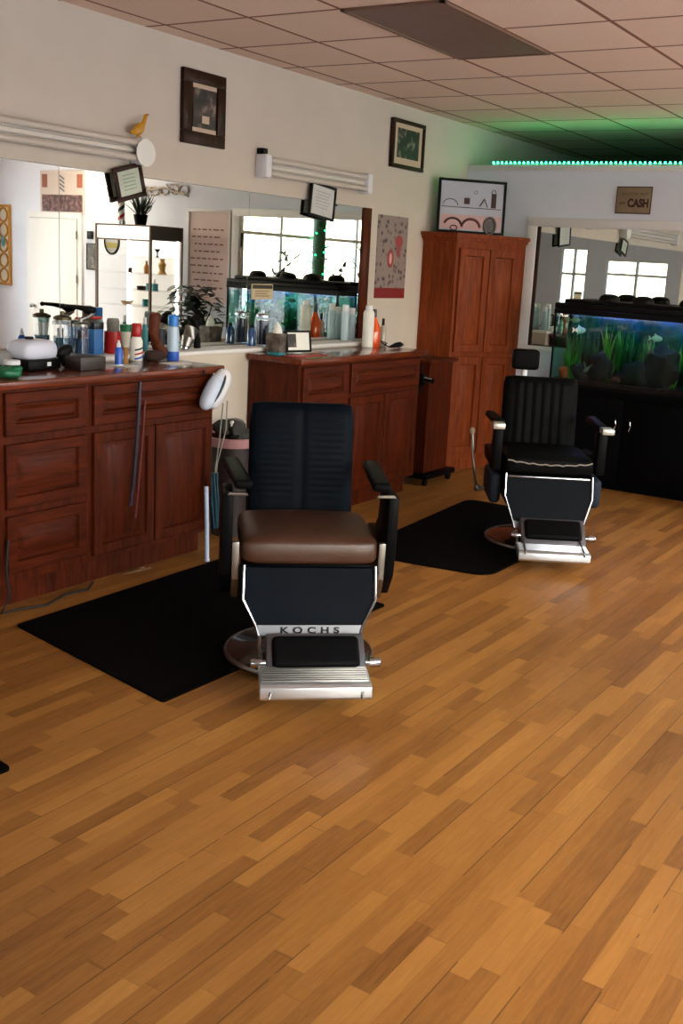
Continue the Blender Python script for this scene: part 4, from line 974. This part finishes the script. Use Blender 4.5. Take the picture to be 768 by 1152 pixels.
for i, (px, py, ph, gi) in enumerate(plant_spots):
    m = MB()
    for k in range(30):
        a = random.uniform(0, 2*PI); r = random.uniform(0, 0.03); rr = random.uniform(0.02, 0.095)
        hh = ph*random.uniform(0.55, 1.0)
        tx = min(max(px+rr*math.cos(a), TX0+0.03), TX1-0.03); ty = min(max(py+rr*0.8*math.sin(a), TY0+0.04), TY1-0.03)
        leaf_strip(m, (px+r*math.cos(a)*0.5, py+r*math.sin(a)*0.5, GZ), (tx, ty, GZ+hh), random.uniform(0.014, 0.036), a)
    o = m.build('water_plant', M_g[gi])
    side = ('leftmost in the fish tank', 'second from the left in the fish tank', 'third from the left in the fish tank', 'fourth from the left in the fish tank', 'fifth from the left in the fish tank', 'left of the tank centre', 'at the tank centre', 'just right of the tank centre', 'right of the tank centre', 'in the right part of the fish tank', 'near the right end of the fish tank', 'at the right end of the fish tank')[i]
    tag(o, words[i] + ' water plant ' + side, 'water plant', 'plants in the fish tank')
M_rock = pm('dark_wet_rock', (11, 10, 8), rough=0.8, noise_amt=0.4, nscale=14, bump=0.6, bscale=30)
for i, (rx, ry, sx, sz, lab) in enumerate(((1.33, 8.44, 0.08, 0.07, 'small dark rock at the left of the fish tank floor'), (1.50, 8.45, 0.10, 0.12, 'dark rock pile left of the tank centre'), (2.02, 8.46, 0.15, 0.17, 'large black rock right of the tank centre'), (1.80, 8.43, 0.13, 0.10, 'flat dark rock at the tank centre'))):
    m = MB(); m.sup((rx, ry, GZ+sz*0.88), (sx, 0.07, sz), 0.9, 0.9, 20, 14, fn=lambda p: p*(1+0.35*noise.noise(p*14+Vector((i, 0, 0)))))
    tag(m.build('rock', M_rock), lab, 'rock')
m = MB(); m.tube([(1.30, 8.40, GZ+0.02), (1.40, 8.41, GZ+0.08), (1.47, 8.42, GZ+0.14), (1.50, 8.41, GZ+0.19)], [0.012, 0.016, 0.014, 0.006], 8); m.tube([(1.40, 8.41, GZ+0.08), (1.38, 8.40, GZ+0.15)], [0.01, 0.004], 8)
tag(m.build('driftwood', wood('pale_driftwood', (96, 84, 66), (150, 136, 110))), 'pale branching driftwood among rocks in the fish tank', 'driftwood')
o = MB().sup((0, 0, 0.045), (0.045, 0.03, 0.05), 0.9, 0.9, 16, 12, fn=lambda p: p*(1+0.5*noise.noise(p*30))).build('coral_ornament', plast('orange_red_coral', (190, 70, 24), 0.6)); place(o, (1.22, 8.36+0.02, GZ)); tag(o, 'orange red coral ornament at the left end of the fish tank', 'ornament')
def fish(loc, rz, sc, mat, label, stripe=False):
    t = thing('fish', loc, label, 'fish', None, rz)
    MB().sup((0, 0, 0), (0.045*sc, 0.011*sc, 0.024*sc), 1.0, 1.0, 20, 12).build('body', mat, t)
    m = MB(); m.prism([(-0.04*sc, 0), (-0.07*sc, 0.022*sc), (-0.062*sc, 0), (-0.07*sc, -0.022*sc)], 'y', -0.001, 0.001); m.build('tail', mat, t)
    m = MB(); m.prism([(0.015*sc, 0.02*sc), (-0.02*sc, 0.042*sc), (-0.025*sc, 0.018*sc)], 'y', -0.001, 0.001); m.prism([(0.0, -0.02*sc), (-0.025*sc, -0.036*sc), (-0.02*sc, -0.018*sc)], 'y', -0.001, 0.001); m.build('fins', mat, t)
    if stripe:
        m = MB()
        for xx in (-0.02, 0.005, 0.025): m.sup((xx*sc, 0, 0), (0.005*sc, 0.0125*sc*(1-abs(xx)*10), 0.0245*sc*(1-abs(xx)*9)), 0.9, 0.9, 12, 8)
        m.build('stripes', M_black, t)
M_silver = pm('silver_fish_scales', (214, 216, 200), rough=0.3)
fish((1.985, 8.37, 1.27), 0.05, 1.0, M_silver, 'silver fish swimming in the right part of the fish tank')
fish((1.335, 8.36, 1.285), 0.9, 1.1, M_silver, 'black and white striped fish in the left part of the fish tank', True)
fish((1.28, 8.37, 1.365), 0.2, 0.8, pm('beige_fish', (150, 136, 100), rough=0.4), 'small beige fish near the top left of the fish tank')
fish((1.68, 8.36, 1.33), PI-0.3, 0.8, pm('grey_green_fish', (100, 116, 92), rough=0.4), 'small grey green fish near the centre of the tank')
t = thing('notice_card', (0.0072, 5.79, 1.496), 'small beige notice card stuck on the far mirror above the tissue box', 'sign')
MB().bb(0, 0.003, -0.115, 0.115, -0.052, 0.052).build('card', pm('beige_card', (186, 172, 140), rough=0.8), t); MB().bb(0.003, 0.0042, -0.108, 0.108, 0.02, 0.046).build('dark_band', pm('dark_print', (50, 44, 36), rough=0.8), t)
m = MB()
for k in range(3): m.bb(0.003, 0.0042, -0.08, 0.08-0.03*(k % 2), 0.0-0.016*k, 0.006-0.016*k)
m.build('print', pm('brown_print', (130, 104, 80), rough=0.8), t)
t = thing('hair_dryer', (0.13, 4.95, SL), 'silver and black hair dryer propped on the sill beyond the near countertop', 'hair dryer')
MB().tube([(0.0, -0.05, 0.02), (0, -0.03, 0.07), (0, 0.005, 0.13)], [0.03, 0.04, 0.045], 16).build('barrel', M_dchrome, t)
m = MB(); m.tube([(0, 0.02, 0.125), (0, 0.05, 0.06), (0, 0.055, 0.0085)], [0.028, 0.024, 0.022], 12); m.tube([(0, 0.012, 0.135), (0, 0.03, 0.17), (0, 0.06, 0.20)], [0.046, 0.042, 0.03], 16); m.build('handle', M_black, t)
m = MB(); m.cyl((0, -0.053, 0.0125), (0, -0.058, 0.003), 0.026, 0.024); m.build('nozzle', M_chrome, t)
t = thing('hair_dryer', (0.26, 3.40, CT), 'grey rounded hair dryer lying behind the cream jar at the left end', 'hair dryer')
MB().sup((0, 0, 0.05), (0.045, 0.09, 0.05), 0.8, 0.8).build('barrel', pm('mid_grey_plastic', (128, 126, 124), rough=0.5), t)
MB().tube([(0.03, -0.04, 0.04), (0.08, -0.06, 0.025), (0.13, -0.07, 0.02)], [0.02, 0.018, 0.016]).build('handle', M_black, t)

# ------------------------------------------------------------------ right side of the shop (seen in the mirrors)
# lit display case
DX0, DX1, DY0, DY1, DZ = 3.18, 3.95, 7.95, 8.40, 1.975
t = thing('display_case', ((DX0+DX1)/2, (DY0+DY1)/2, 0), 'tall brightly lit glass display case with shelves of barber goods, reflected in the mirror', 'display case')
ax, ay = (DX1-DX0)/2, (DY1-DY0)/2
m = MB()
for sx in (-1, 1):
    for sy in (-1, 1): m.bb(sx*ax-0.012, sx*ax+0.012, sy*ay-0.012, sy*ay+0.012, 0, DZ)
m.bb(-ax, ax, -ay, ay, DZ-0.015, DZ); m.bb(-ax, ax, -ay-0.004, -ay+0.012, DZ-0.16, DZ-0.145); m.bb(-ax, ax, -ay, ay, 0.0, 0.45)
m.build('case_frame', pm('bronze_frame', (92, 72, 58), rough=0.4, metal=0.5), t)
m = MB(); m.bb(-ax-0.004, -ax+0.006, -ay+0.01, ay-0.01, DZ-0.145, DZ-0.015); m.build('side_header', pm('dark_header', (52, 44, 38), rough=0.5), t)
MB().bb(-ax+0.01, ax-0.01, -ay-0.003, -ay+0.006, DZ-0.144, DZ-0.016).build('header_sign', emis('lit_header', (255, 232, 222), 2.2), t)
MB().bb(-ax, ax, ay-0.012, ay, 0.45, DZ-0.02).build('back_panel', pm('white_laminate', (240, 238, 238), rough=0.5), t)
for zz in (1.66, 1.49, 1.32, 1.155, 0.95):
    MB().bb(-ax+0.01, ax-0.01, -ay+0.015, ay-0.015, zz-0.008, zz).build('shelf', M_glass, t, smooth=False)
M_case = emis('case_lamp', (255, 244, 240), 16.0)
MB().bb(-ax+0.05, ax-0.05, -0.05, 0.05, DZ-0.04, DZ-0.02).build('lamp', M_case, t)
for sx in (-1, 1): MB().bb(sx*(ax-0.03)-0.01, sx*(ax-0.03)+0.01, ay-0.035, ay-0.015, 0.5, DZ-0.1).build('lamp', M_case, t)
def goods(name, x, y, z, label, cat, mat, prof):
    o = MB().lathe(prof, n=14).build(name, mat); place(o, (x, y, z+0.0005)); tag(o, label, cat)
M_amber = pm('amber_glass', (196, 130, 60), rough=0.15)
BT = [(0, 0), (0.028, 0), (0.03, 0.06), (0.012, 0.10), (0.012, 0.13), (0, 0.13)]
goods('tonic_bottle', 3.38, 8.10, 1.49, 'amber bottle on the second shelf of the lit display case', 'bottle', M_amber, BT)
goods('figurine', 3.255, 8.20, 1.49, 'yellow figurine on the second shelf at the end of the lit display case', 'figurine', pm('yellow_figurine', (214, 170, 96), rough=0.4), [(0, 0), (0.05, 0), (0.03, 0.04), (0.045, 0.10), (0.02, 0.14), (0.03, 0.155), (0.03, 0.158), (0, 0.158)])
goods('trophy', 3.25, 8.12, 1.66, 'small dark cup on the top shelf at the end of the lit display case', 'trophy', M_dframe, [(0, 0), (0.02, 0), (0.006, 0.02), (0.006, 0.05), (0.03, 0.08), (0.028, 0.085), (0, 0.06)])
for k, (xx, zz) in enumerate(((3.32, 1.32), (3.24, 1.32), (3.37, 1.155))):
    goods('pomade_tin', xx, 8.08, zz, ('turquoise tin on the third shelf of the lit display case, inner one', 'turquoise tin on the third shelf of the lit display case, at its end', 'turquoise tin on the lower shelf of the lit display case')[k], 'tin', M_teal, [(0, 0), (0.034, 0), (0.034, 0.075), (0, 0.075)])
goods('jar', 3.45, 8.10, 1.32, 'brown jar on the third shelf of the lit display case', 'jar', M_dframe, [(0, 0), (0.05, 0), (0.05, 0.04), (0, 0.045)])
goods('bowl', 3.66, 8.10, 1.155, 'beige bowl on the lower shelf of the lit display case', 'bowl', pm('beige_ceramic', (200, 176, 150), rough=0.4), [(0, 0), (0.04, 0), (0.07, 0.04), (0.066, 0.04), (0.036, 0.006), (0, 0.006)])
goods('jar', 3.62, 8.1, 1.49, 'small dark jar on the second shelf of the lit display case', 'jar', M_dframe, [(0, 0), (0.022, 0), (0.022, 0.05), (0, 0.055)])
o = MB().box((0, 0, 0.06), (0.12, 0.006, 0.12)).build('price_card', M_paper); place(o, (3.26, 8.1, 1.321), 0.9, -0.0); tag(o, 'white card on the third shelf at the end of the lit display case', 'card')
t = thing('round_plaque', (3.78, DY0+0.06, 1.6605), 'oval white and yellow plaque with black rim inside the lit display case', 'plaque')
MB().lathe([(0.10, 0), (0.115, 0), (0.115, 0.02), (0.10, 0.02), (0.10, 0)], M=RX(PI/2) @ Matrix.Diagonal((0.95, 1.2, 1)), c=(0, 0.0, 0.138)).build('rim', M_black, t)
MB().lathe([(0, 0.002), (0.0995, 0.002), (0.0995, 0.012), (0, 0.012)], M=RX(PI/2) @ Matrix.Diagonal((0.95, 1.2, 1)), c=(0, 0.0, 0.138)).build('face', M_paper, t)
MB().bb(-0.08, 0.08, -0.0145, -0.0125, 0.07, 0.125).build('yellow_band', pm('yellow_ink', (224, 206, 110), rough=0.6), t)
# on top of the case
t = thing('grass_plant', (3.52, 8.15, DZ), 'spiky potted grass on top of the lit display case', 'plant')
MB().lathe([(0, 0.0005), (0.055, 0.0005), (0.075, 0.11), (0.068, 0.11), (0.06, 0.09), (0, 0.09)]).build('pot', M_blackm, t)
m = MB(); random.seed(3)
for k in range(60):
    a = random.uniform(0, 2*PI); r = random.uniform(0.02, 0.19); hh = random.uniform(0.16, 0.30)*(1.2-r*2.2)
    leaf_strip(m, (0.02*math.cos(a), 0.02*math.sin(a), 0.09), (r*math.cos(a), r*math.sin(a), 0.09+hh), 0.014, a)
m.build('leaves', pm('dark_grass_green', (34, 56, 28), rough=0.6), t)
t = thing('barber_pole', (3.80, 8.15, DZ), 'small red white and blue barber pole on the lit display case', 'barber pole')
MB().cyl((0, 0, 0.0005), (0, 0, 0.04), 0.045, n=20).build('base', M_chrome, t)
def polem():
    mm = bpy.data.materials.new('barber_pole_stripes'); mm.use_nodes = True; nt = mm.node_tree; b = nt.nodes['Principled BSDF']
    tc = nt.nodes.new('ShaderNodeTexCoord'); sp = nt.nodes.new('ShaderNodeSeparateXYZ'); nt.links.new(tc.outputs['Object'], sp.inputs[0])
    a = nt.nodes.new('ShaderNodeMath'); a.operation = 'ARCTAN2'; nt.links.new(sp.outputs['Y'], a.inputs[0]); nt.links.new(sp.outputs['X'], a.inputs[1])
    b1 = nt.nodes.new('ShaderNodeMath'); b1.operation = 'MULTIPLY'; b1.inputs[1].default_value = 1/(2*PI); nt.links.new(a.outputs[0], b1.inputs[0])
    c = nt.nodes.new('ShaderNodeMath'); c.operation = 'MULTIPLY_ADD'; c.inputs[1].default_value = 6.0; nt.links.new(sp.outputs['Z'], c.inputs[0]); nt.links.new(b1.outputs[0], c.inputs[2])
    d = nt.nodes.new('ShaderNodeMath'); d.operation = 'FRACT'; nt.links.new(c.outputs[0], d.inputs[0])
    r = nt.nodes.new('ShaderNodeValToRGB'); r.color_ramp.interpolation = 'CONSTANT'
    r.color_ramp.elements[0].color = lin((190, 20, 24)); r.color_ramp.elements[1].position = 0.25; r.color_ramp.elements[1].color = lin((235, 235, 235))
    e = r.color_ramp.elements.new(0.5); e.color = lin((40, 50, 80)); e = r.color_ramp.elements.new(0.75); e.color = lin((235, 235, 235))
    nt.links.new(d.outputs[0], r.inputs['Fac']); nt.links.new(r.outputs[0], b.inputs['Base Color']); b.inputs['Roughness'].default_value = 0.2
    return mm
MB().cyl((0, 0, 0.041), (0, 0, 0.29), 0.035, n=24).build('striped_cylinder', polem(), t)
MB().sup((0, 0, 0.32), (0.04, 0.04, 0.03), 1, 1).build('cap', M_chrome, t)
# price board and wall ornaments on the full height wall
t = frame('price_board', (3.035, PY-0.001, 1.69), 0.60, 0.99, 0.028, 0.03, M_white, 'tall white framed price board with pink panel, reflected in the middle mirror', rz=0, backing=pm('pale_pink_board', (222, 198, 194), rough=0.6, noise_amt=0.06, nscale=4))
m = MB(); random.seed(8)
for r in range(9):
    xx = -0.2 + 0.05*(r % 2)
    while xx < 0.2:
        wv_ = random.uniform(0.03, 0.08); m.bb(xx, xx+wv_, -0.0185, -0.0165, 0.28-0.075*r, 0.295-0.075*r); xx += wv_+0.025
m.build('print', pm('faded_red_print', (140, 96, 92), rough=0.7), t)
t = thing('scroll_ornament', (3.70, PY-0.0003, 2.37), 'tan scrollwork ornament on the wall above the lit display case', 'ornament')
m = MB(); random.seed(4)
for k in range(5):
    cx = -0.30+0.15*k
    m.tube([(cx+0.09*math.cos(a)*(1-0.09*j), -0.0095, 0.07*math.sin(a)*(1-0.09*j)) for j, a in enumerate([0.8*q+k for q in range(9)])], 0.009, 6)
m.tube([(-0.36, -0.010, -0.06), (0, -0.010, 0.03), (0.38, -0.010, -0.03)], 0.010, 6); m.build('scrolls', pm('tan_metal', (170, 150, 128), rough=0.5), t)
t = thing('wall_poster', (5.30, PY-0.002, 2.33), 'wide poster with barber pole print hung high, reflected in the near mirror', 'poster')
MB().bb(-0.37, 0.37, -0.006, 0, -0.24, 0.24).build('sheet', pm('grey_pink_sheet', (196, 180, 172), rough=0.7), t)
MB().bb(-0.34, 0.34, -0.008, -0.006, -0.22, -0.03).build('crowd_print', blotch('crowd_print', [(40, 20, 22), (90, 60, 62), (140, 100, 100)], 22, 0.7), t)
m = MB(); m.bb(-0.34, -0.25, -0.008, -0.006, 0.05, 0.2); m.bb(0.25, 0.34, -0.008, -0.006, 0.05, 0.2); m.build('rust_panels', pm('rust_print', (130, 70, 50), rough=0.7), t)
m = MB()
for k in range(4): m.box((0, -0.007, 0.03+0.045*k), (0.09, 0.002, 0.018), rot=RY(-0.5))
m.build('stripes', pm('grey_print_stripe', (90, 92, 98), rough=0.7), t)
t = thing('door_1', (5.44, PY, 0), None, None); struct(t); 
o = MB().bb(-0.40, 0.40, -0.03, -0.002, 0.005, 2.03, bev=0.003).build('door_panel', M_white, t)
m = MB()
for a, b, c, d in ((-0.47, -0.405, 0, 2.10), (0.405, 0.47, 0, 2.10), (-0.405, 0.405, 2.035, 2.10)): m.bb(a, b, -0.02, -0.001, c, d)
m.build('door_casing', M_white, t)
m = MB()
for zz in (0.25, 1.35, 1.85): m.cyl((-0.403, -0.032, zz-0.045), (-0.403, -0.032, zz+0.045), 0.008)
m.build('hinges', M_dchrome, t)
m = MB(); m.sup((0.34, -0.065, 1.0), (0.026, 0.03, 0.026), 1, 1); m.cyl((0.34, -0.031, 1.0), (0.34, -0.05, 1.0), 0.01); m.build('door_knob', M_chrome, t)
t = thing('gilt_frame', (6.34, PY-0.001, 1.69), 'narrow gilt fretwork panel at the left edge of the near mirror reflection', 'ornament')
m = MB()
for a, b, c, d in ((-0.13, 0.13, 0.45, 0.48), (-0.13, 0.13, -0.48, -0.45), (-0.13, -0.10, -0.45, 0.45), (0.10, 0.13, -0.45, 0.45)): m.bb(a, b, -0.025, 0, c, d)
for k in range(5):
    zz = -0.36+0.18*k
    m.tube([(0.075*math.cos(2*PI*q/16), -0.012, zz+0.08*math.sin(2*PI*q/16)) for q in range(17)], 0.014, 6)
m.build('fretwork', pm('gilt', (176, 122, 42), rough=0.4, metal=0.3), t); MB().bb(-0.1, 0.1, -0.008, -0.002, -0.45, 0.45).build('backing', pm('pale_backing', (210, 204, 190), rough=0.8), t)
MB().sup((0, -0.02, 0.05), (0.03, 0.01, 0.07), 1, 1).build('teal_inset', M_teal, t)
t = frame('small_picture', (4.82, PY-0.001, 1.62), 0.15, 0.30, 0.012, 0.015, M_dframe, 'small dark picture between door and lit display case', rz=0, backing=M_bw)
o = MB().bb(-0.045, 0.045, -0.025, -0.001, -0.045, 0.045, bev=0.006).build('thermostat', M_black); place(o, (4.83, PY, 1.86)); tag(o, 'small black box on the wall above the small dark picture', 'thermostat')
t = thing('wall_lamp', (4.60, PY, 2.42), 'glowing globe wall lamp right of the door, reflected in the mirror', 'lamp')
MB().sup((0, -0.16, 0), (0.09, 0.09, 0.09), 1, 1).build('globe', emis('lamp_globe', (255, 240, 215), 150.0), t)
m = MB(); m.cyl((0, -0.001, 0), (0, -0.02, 0), 0.05); m.tube([(0, -0.02, 0), (0, -0.10, 0.02), (0, -0.16, 0.10)], 0.010); m.build('bracket', M_chrome, t)
# leafy plant in front of the price board
t = thing('potted_plant', (2.73, 8.10, 0), 'bushy leafy potted plant in front of the price board, reflected in the mirror', 'plant')
MB().lathe([(0, 0.0005), (0.12, 0.0005), (0.16, 0.30), (0.15, 0.30), (0.14, 0.27), (0, 0.27)]).build('pot', M_grey, t)
m = MB(); random.seed(2)
for k in range(7):
    a = k*0.9; m.tube([(0, 0, 0.27), (0.06*math.cos(a), 0.06*math.sin(a), 0.65), (0.16*math.cos(a), 0.16*math.sin(a), 1.05), (0.22*math.cos(a+0.3), 0.22*math.sin(a+0.3), 1.25)], [0.012, 0.009, 0.006, 0.003], 6)
m.build('stems', M_dframe, t)
m = MB()
for k in range(340):
    a = random.uniform(0, 2*PI); z = random.uniform(0.85, 1.42); r = random.uniform(0.02, 0.32)*(1-((z-1.1)/0.42)**2*0.6)
    p = Vector((r*math.cos(a), r*math.sin(a), z)); a2 = a+random.uniform(-1, 1)
    q = p + Vector((0.10*math.cos(a2), 0.10*math.sin(a2), random.uniform(-0.07, 0.03)))
    leaf_strip(m, p, q, 0.075, a2+PI/2)
m.build('foliage', pm('dark_leaf_green', (26, 46, 22), rough=0.45), t)
# plants and a lit tower by the shop window, seen in the double reflection
t = thing('plant_tower', (5.35, 3.45, 0), 'tall plant tower wrapped with green lights by the shop window', 'plant')
MB().lathe([(0, 0.0005), (0.16, 0.0005), (0.19, 0.5), (0.18, 0.5), (0.17, 0.46), (0, 0.46)]).build('pot', M_blackm, t)
m = MB(); random.seed(9)
for k in range(160):
    a = random.uniform(0, 2*PI); z = random.uniform(0.6, 2.45)
    p = Vector((0.08*math.cos(a), 0.08*math.sin(a), z)); q = p + Vector((0.2*math.cos(a), 0.2*math.sin(a), random.uniform(-0.05, 0.1)))
    leaf_strip(m, p, q, 0.06, a+PI/2)
m.cyl((0, 0, 0.46), (0, 0, 2.45), 0.10); m.build('foliage', pm('dark_green_foliage', (14, 60, 30), rough=0.6), t)
m = MB()
for k in range(36): m.sup((0.15*math.cos(k*0.9), 0.15*math.sin(k*0.9), 0.7+0.048*k), (0.016, 0.016, 0.016), 1, 1, 8, 6)
o = m.build('green_lights', emis('green_lights', (40, 255, 150), 5.0), t); o['kind'] = 'stuff'
for i, (px, py, ph) in enumerate(((5.4, 2.75, 1.0), (5.4, 4.3, 1.1), (5.4, 2.05, 1.2))):
    t = thing('window_plant', (px, py, 0), ('bushy plant left of the lit plant tower by the shop window', 'bushy plant right of the lit plant tower by the shop window', 'bushy plant farthest along the shop window from the tower')[i], 'plant', 'plants by the shop window')
    MB().lathe([(0, 0.0005), (0.12, 0.0005), (0.15, 0.55), (0.14, 0.55), (0.13, 0.5), (0, 0.5)]).build('pot', M_grey, t)
    m = MB()
    for k in range(110):
        a = random.uniform(0, 2*PI); z = random.uniform(0.55, 0.7+ph); r = random.uniform(0, 0.22)
        p = Vector((r*math.cos(a), r*math.sin(a), z)); leaf_strip(m, p, p+Vector((0.14*math.cos(a), 0.14*math.sin(a), random.uniform(-0.05, 0.12))), 0.06, a+PI/2)
    m.cyl((0, 0, 0.5), (0, 0, 0.6+ph*0.8), 0.02); m.build('foliage', pm('window_plant_green', (24, 48, 30), rough=0.6), t)

# ------------------------------------------------------------------ light
w = bpy.data.worlds.new('sky'); S.world = w; w.use_nodes = True
nt = w.node_tree; bg = nt.nodes['Background']
sk = nt.nodes.new('ShaderNodeTexSky'); sk.sky_type = 'NISHITA'; sk.sun_disc = False; sk.sun_elevation = math.radians(38); sk.sun_rotation = math.radians(120); sk.air_density = 1.2; sk.dust_density = 3.0
mx = nt.nodes.new('ShaderNodeMix'); mx.data_type = 'RGBA'; mx.inputs['Factor'].default_value = 0.55; mx.inputs['B'].default_value = (0.29, 0.31, 0.345, 1)
mulc = nt.nodes.new('ShaderNodeMix'); mulc.data_type = 'RGBA'; mulc.blend_type = 'MULTIPLY'; mulc.inputs['Factor'].default_value = 1.0; mulc.inputs['B'].default_value = (0.12, 0.12, 0.12, 1)
nt.links.new(sk.outputs[0], mulc.inputs['A']); nt.links.new(mulc.outputs['Result'], mx.inputs['A'])
nt.links.new(mx.outputs['Result'], bg.inputs['Color']); bg.inputs['Strength'].default_value = 18.0
def portal(loc, rot, sx, sy):
    l = bpy.data.lights.new('window_portal', 'AREA'); l.shape = 'RECTANGLE'; l.size = sx; l.size_y = sy; l.cycles.is_portal = True
    o = bpy.data.objects.new('window_portal', l); COL.objects.link(o); o.location = loc; o.rotation_euler = rot
for b0, b1, z0, z1 in wins2: portal((XR+0.11, (b0+b1)/2, (z0+z1)/2), (0, PI/2, 0), z1-z0, b1-b0)
for b0, b1, z0, z1 in wins: portal((XW+0.11, (b0+b1)/2, (z0+z1)/2), (0, PI/2, 0), z1-z0, b1-b0)
for b0, b1, z0, z1 in fwins: portal(((b0+b1)/2, YF-0.115, (z0+z1)/2), (PI/2, 0, 0), b1-b0, z1-z0)

vs = S.view_settings
S.display_settings.display_device = 'sRGB'
vs.view_transform = 'Standard'; vs.look = 'None'; vs.gamma = 1.0; vs.use_curve_mapping = False; vs.exposure = 0.22
cy = S.cycles
cy.use_denoising = True
try: cy.denoiser = 'OPENIMAGEDENOISE'
except Exception: pass
cy.max_bounces = 12; cy.diffuse_bounces = 3; cy.glossy_bounces = 6; cy.transparent_max_bounces = 24; cy.sample_clamp_indirect = 6.0
cy.caustics_reflective = True; cy.caustics_refractive = False
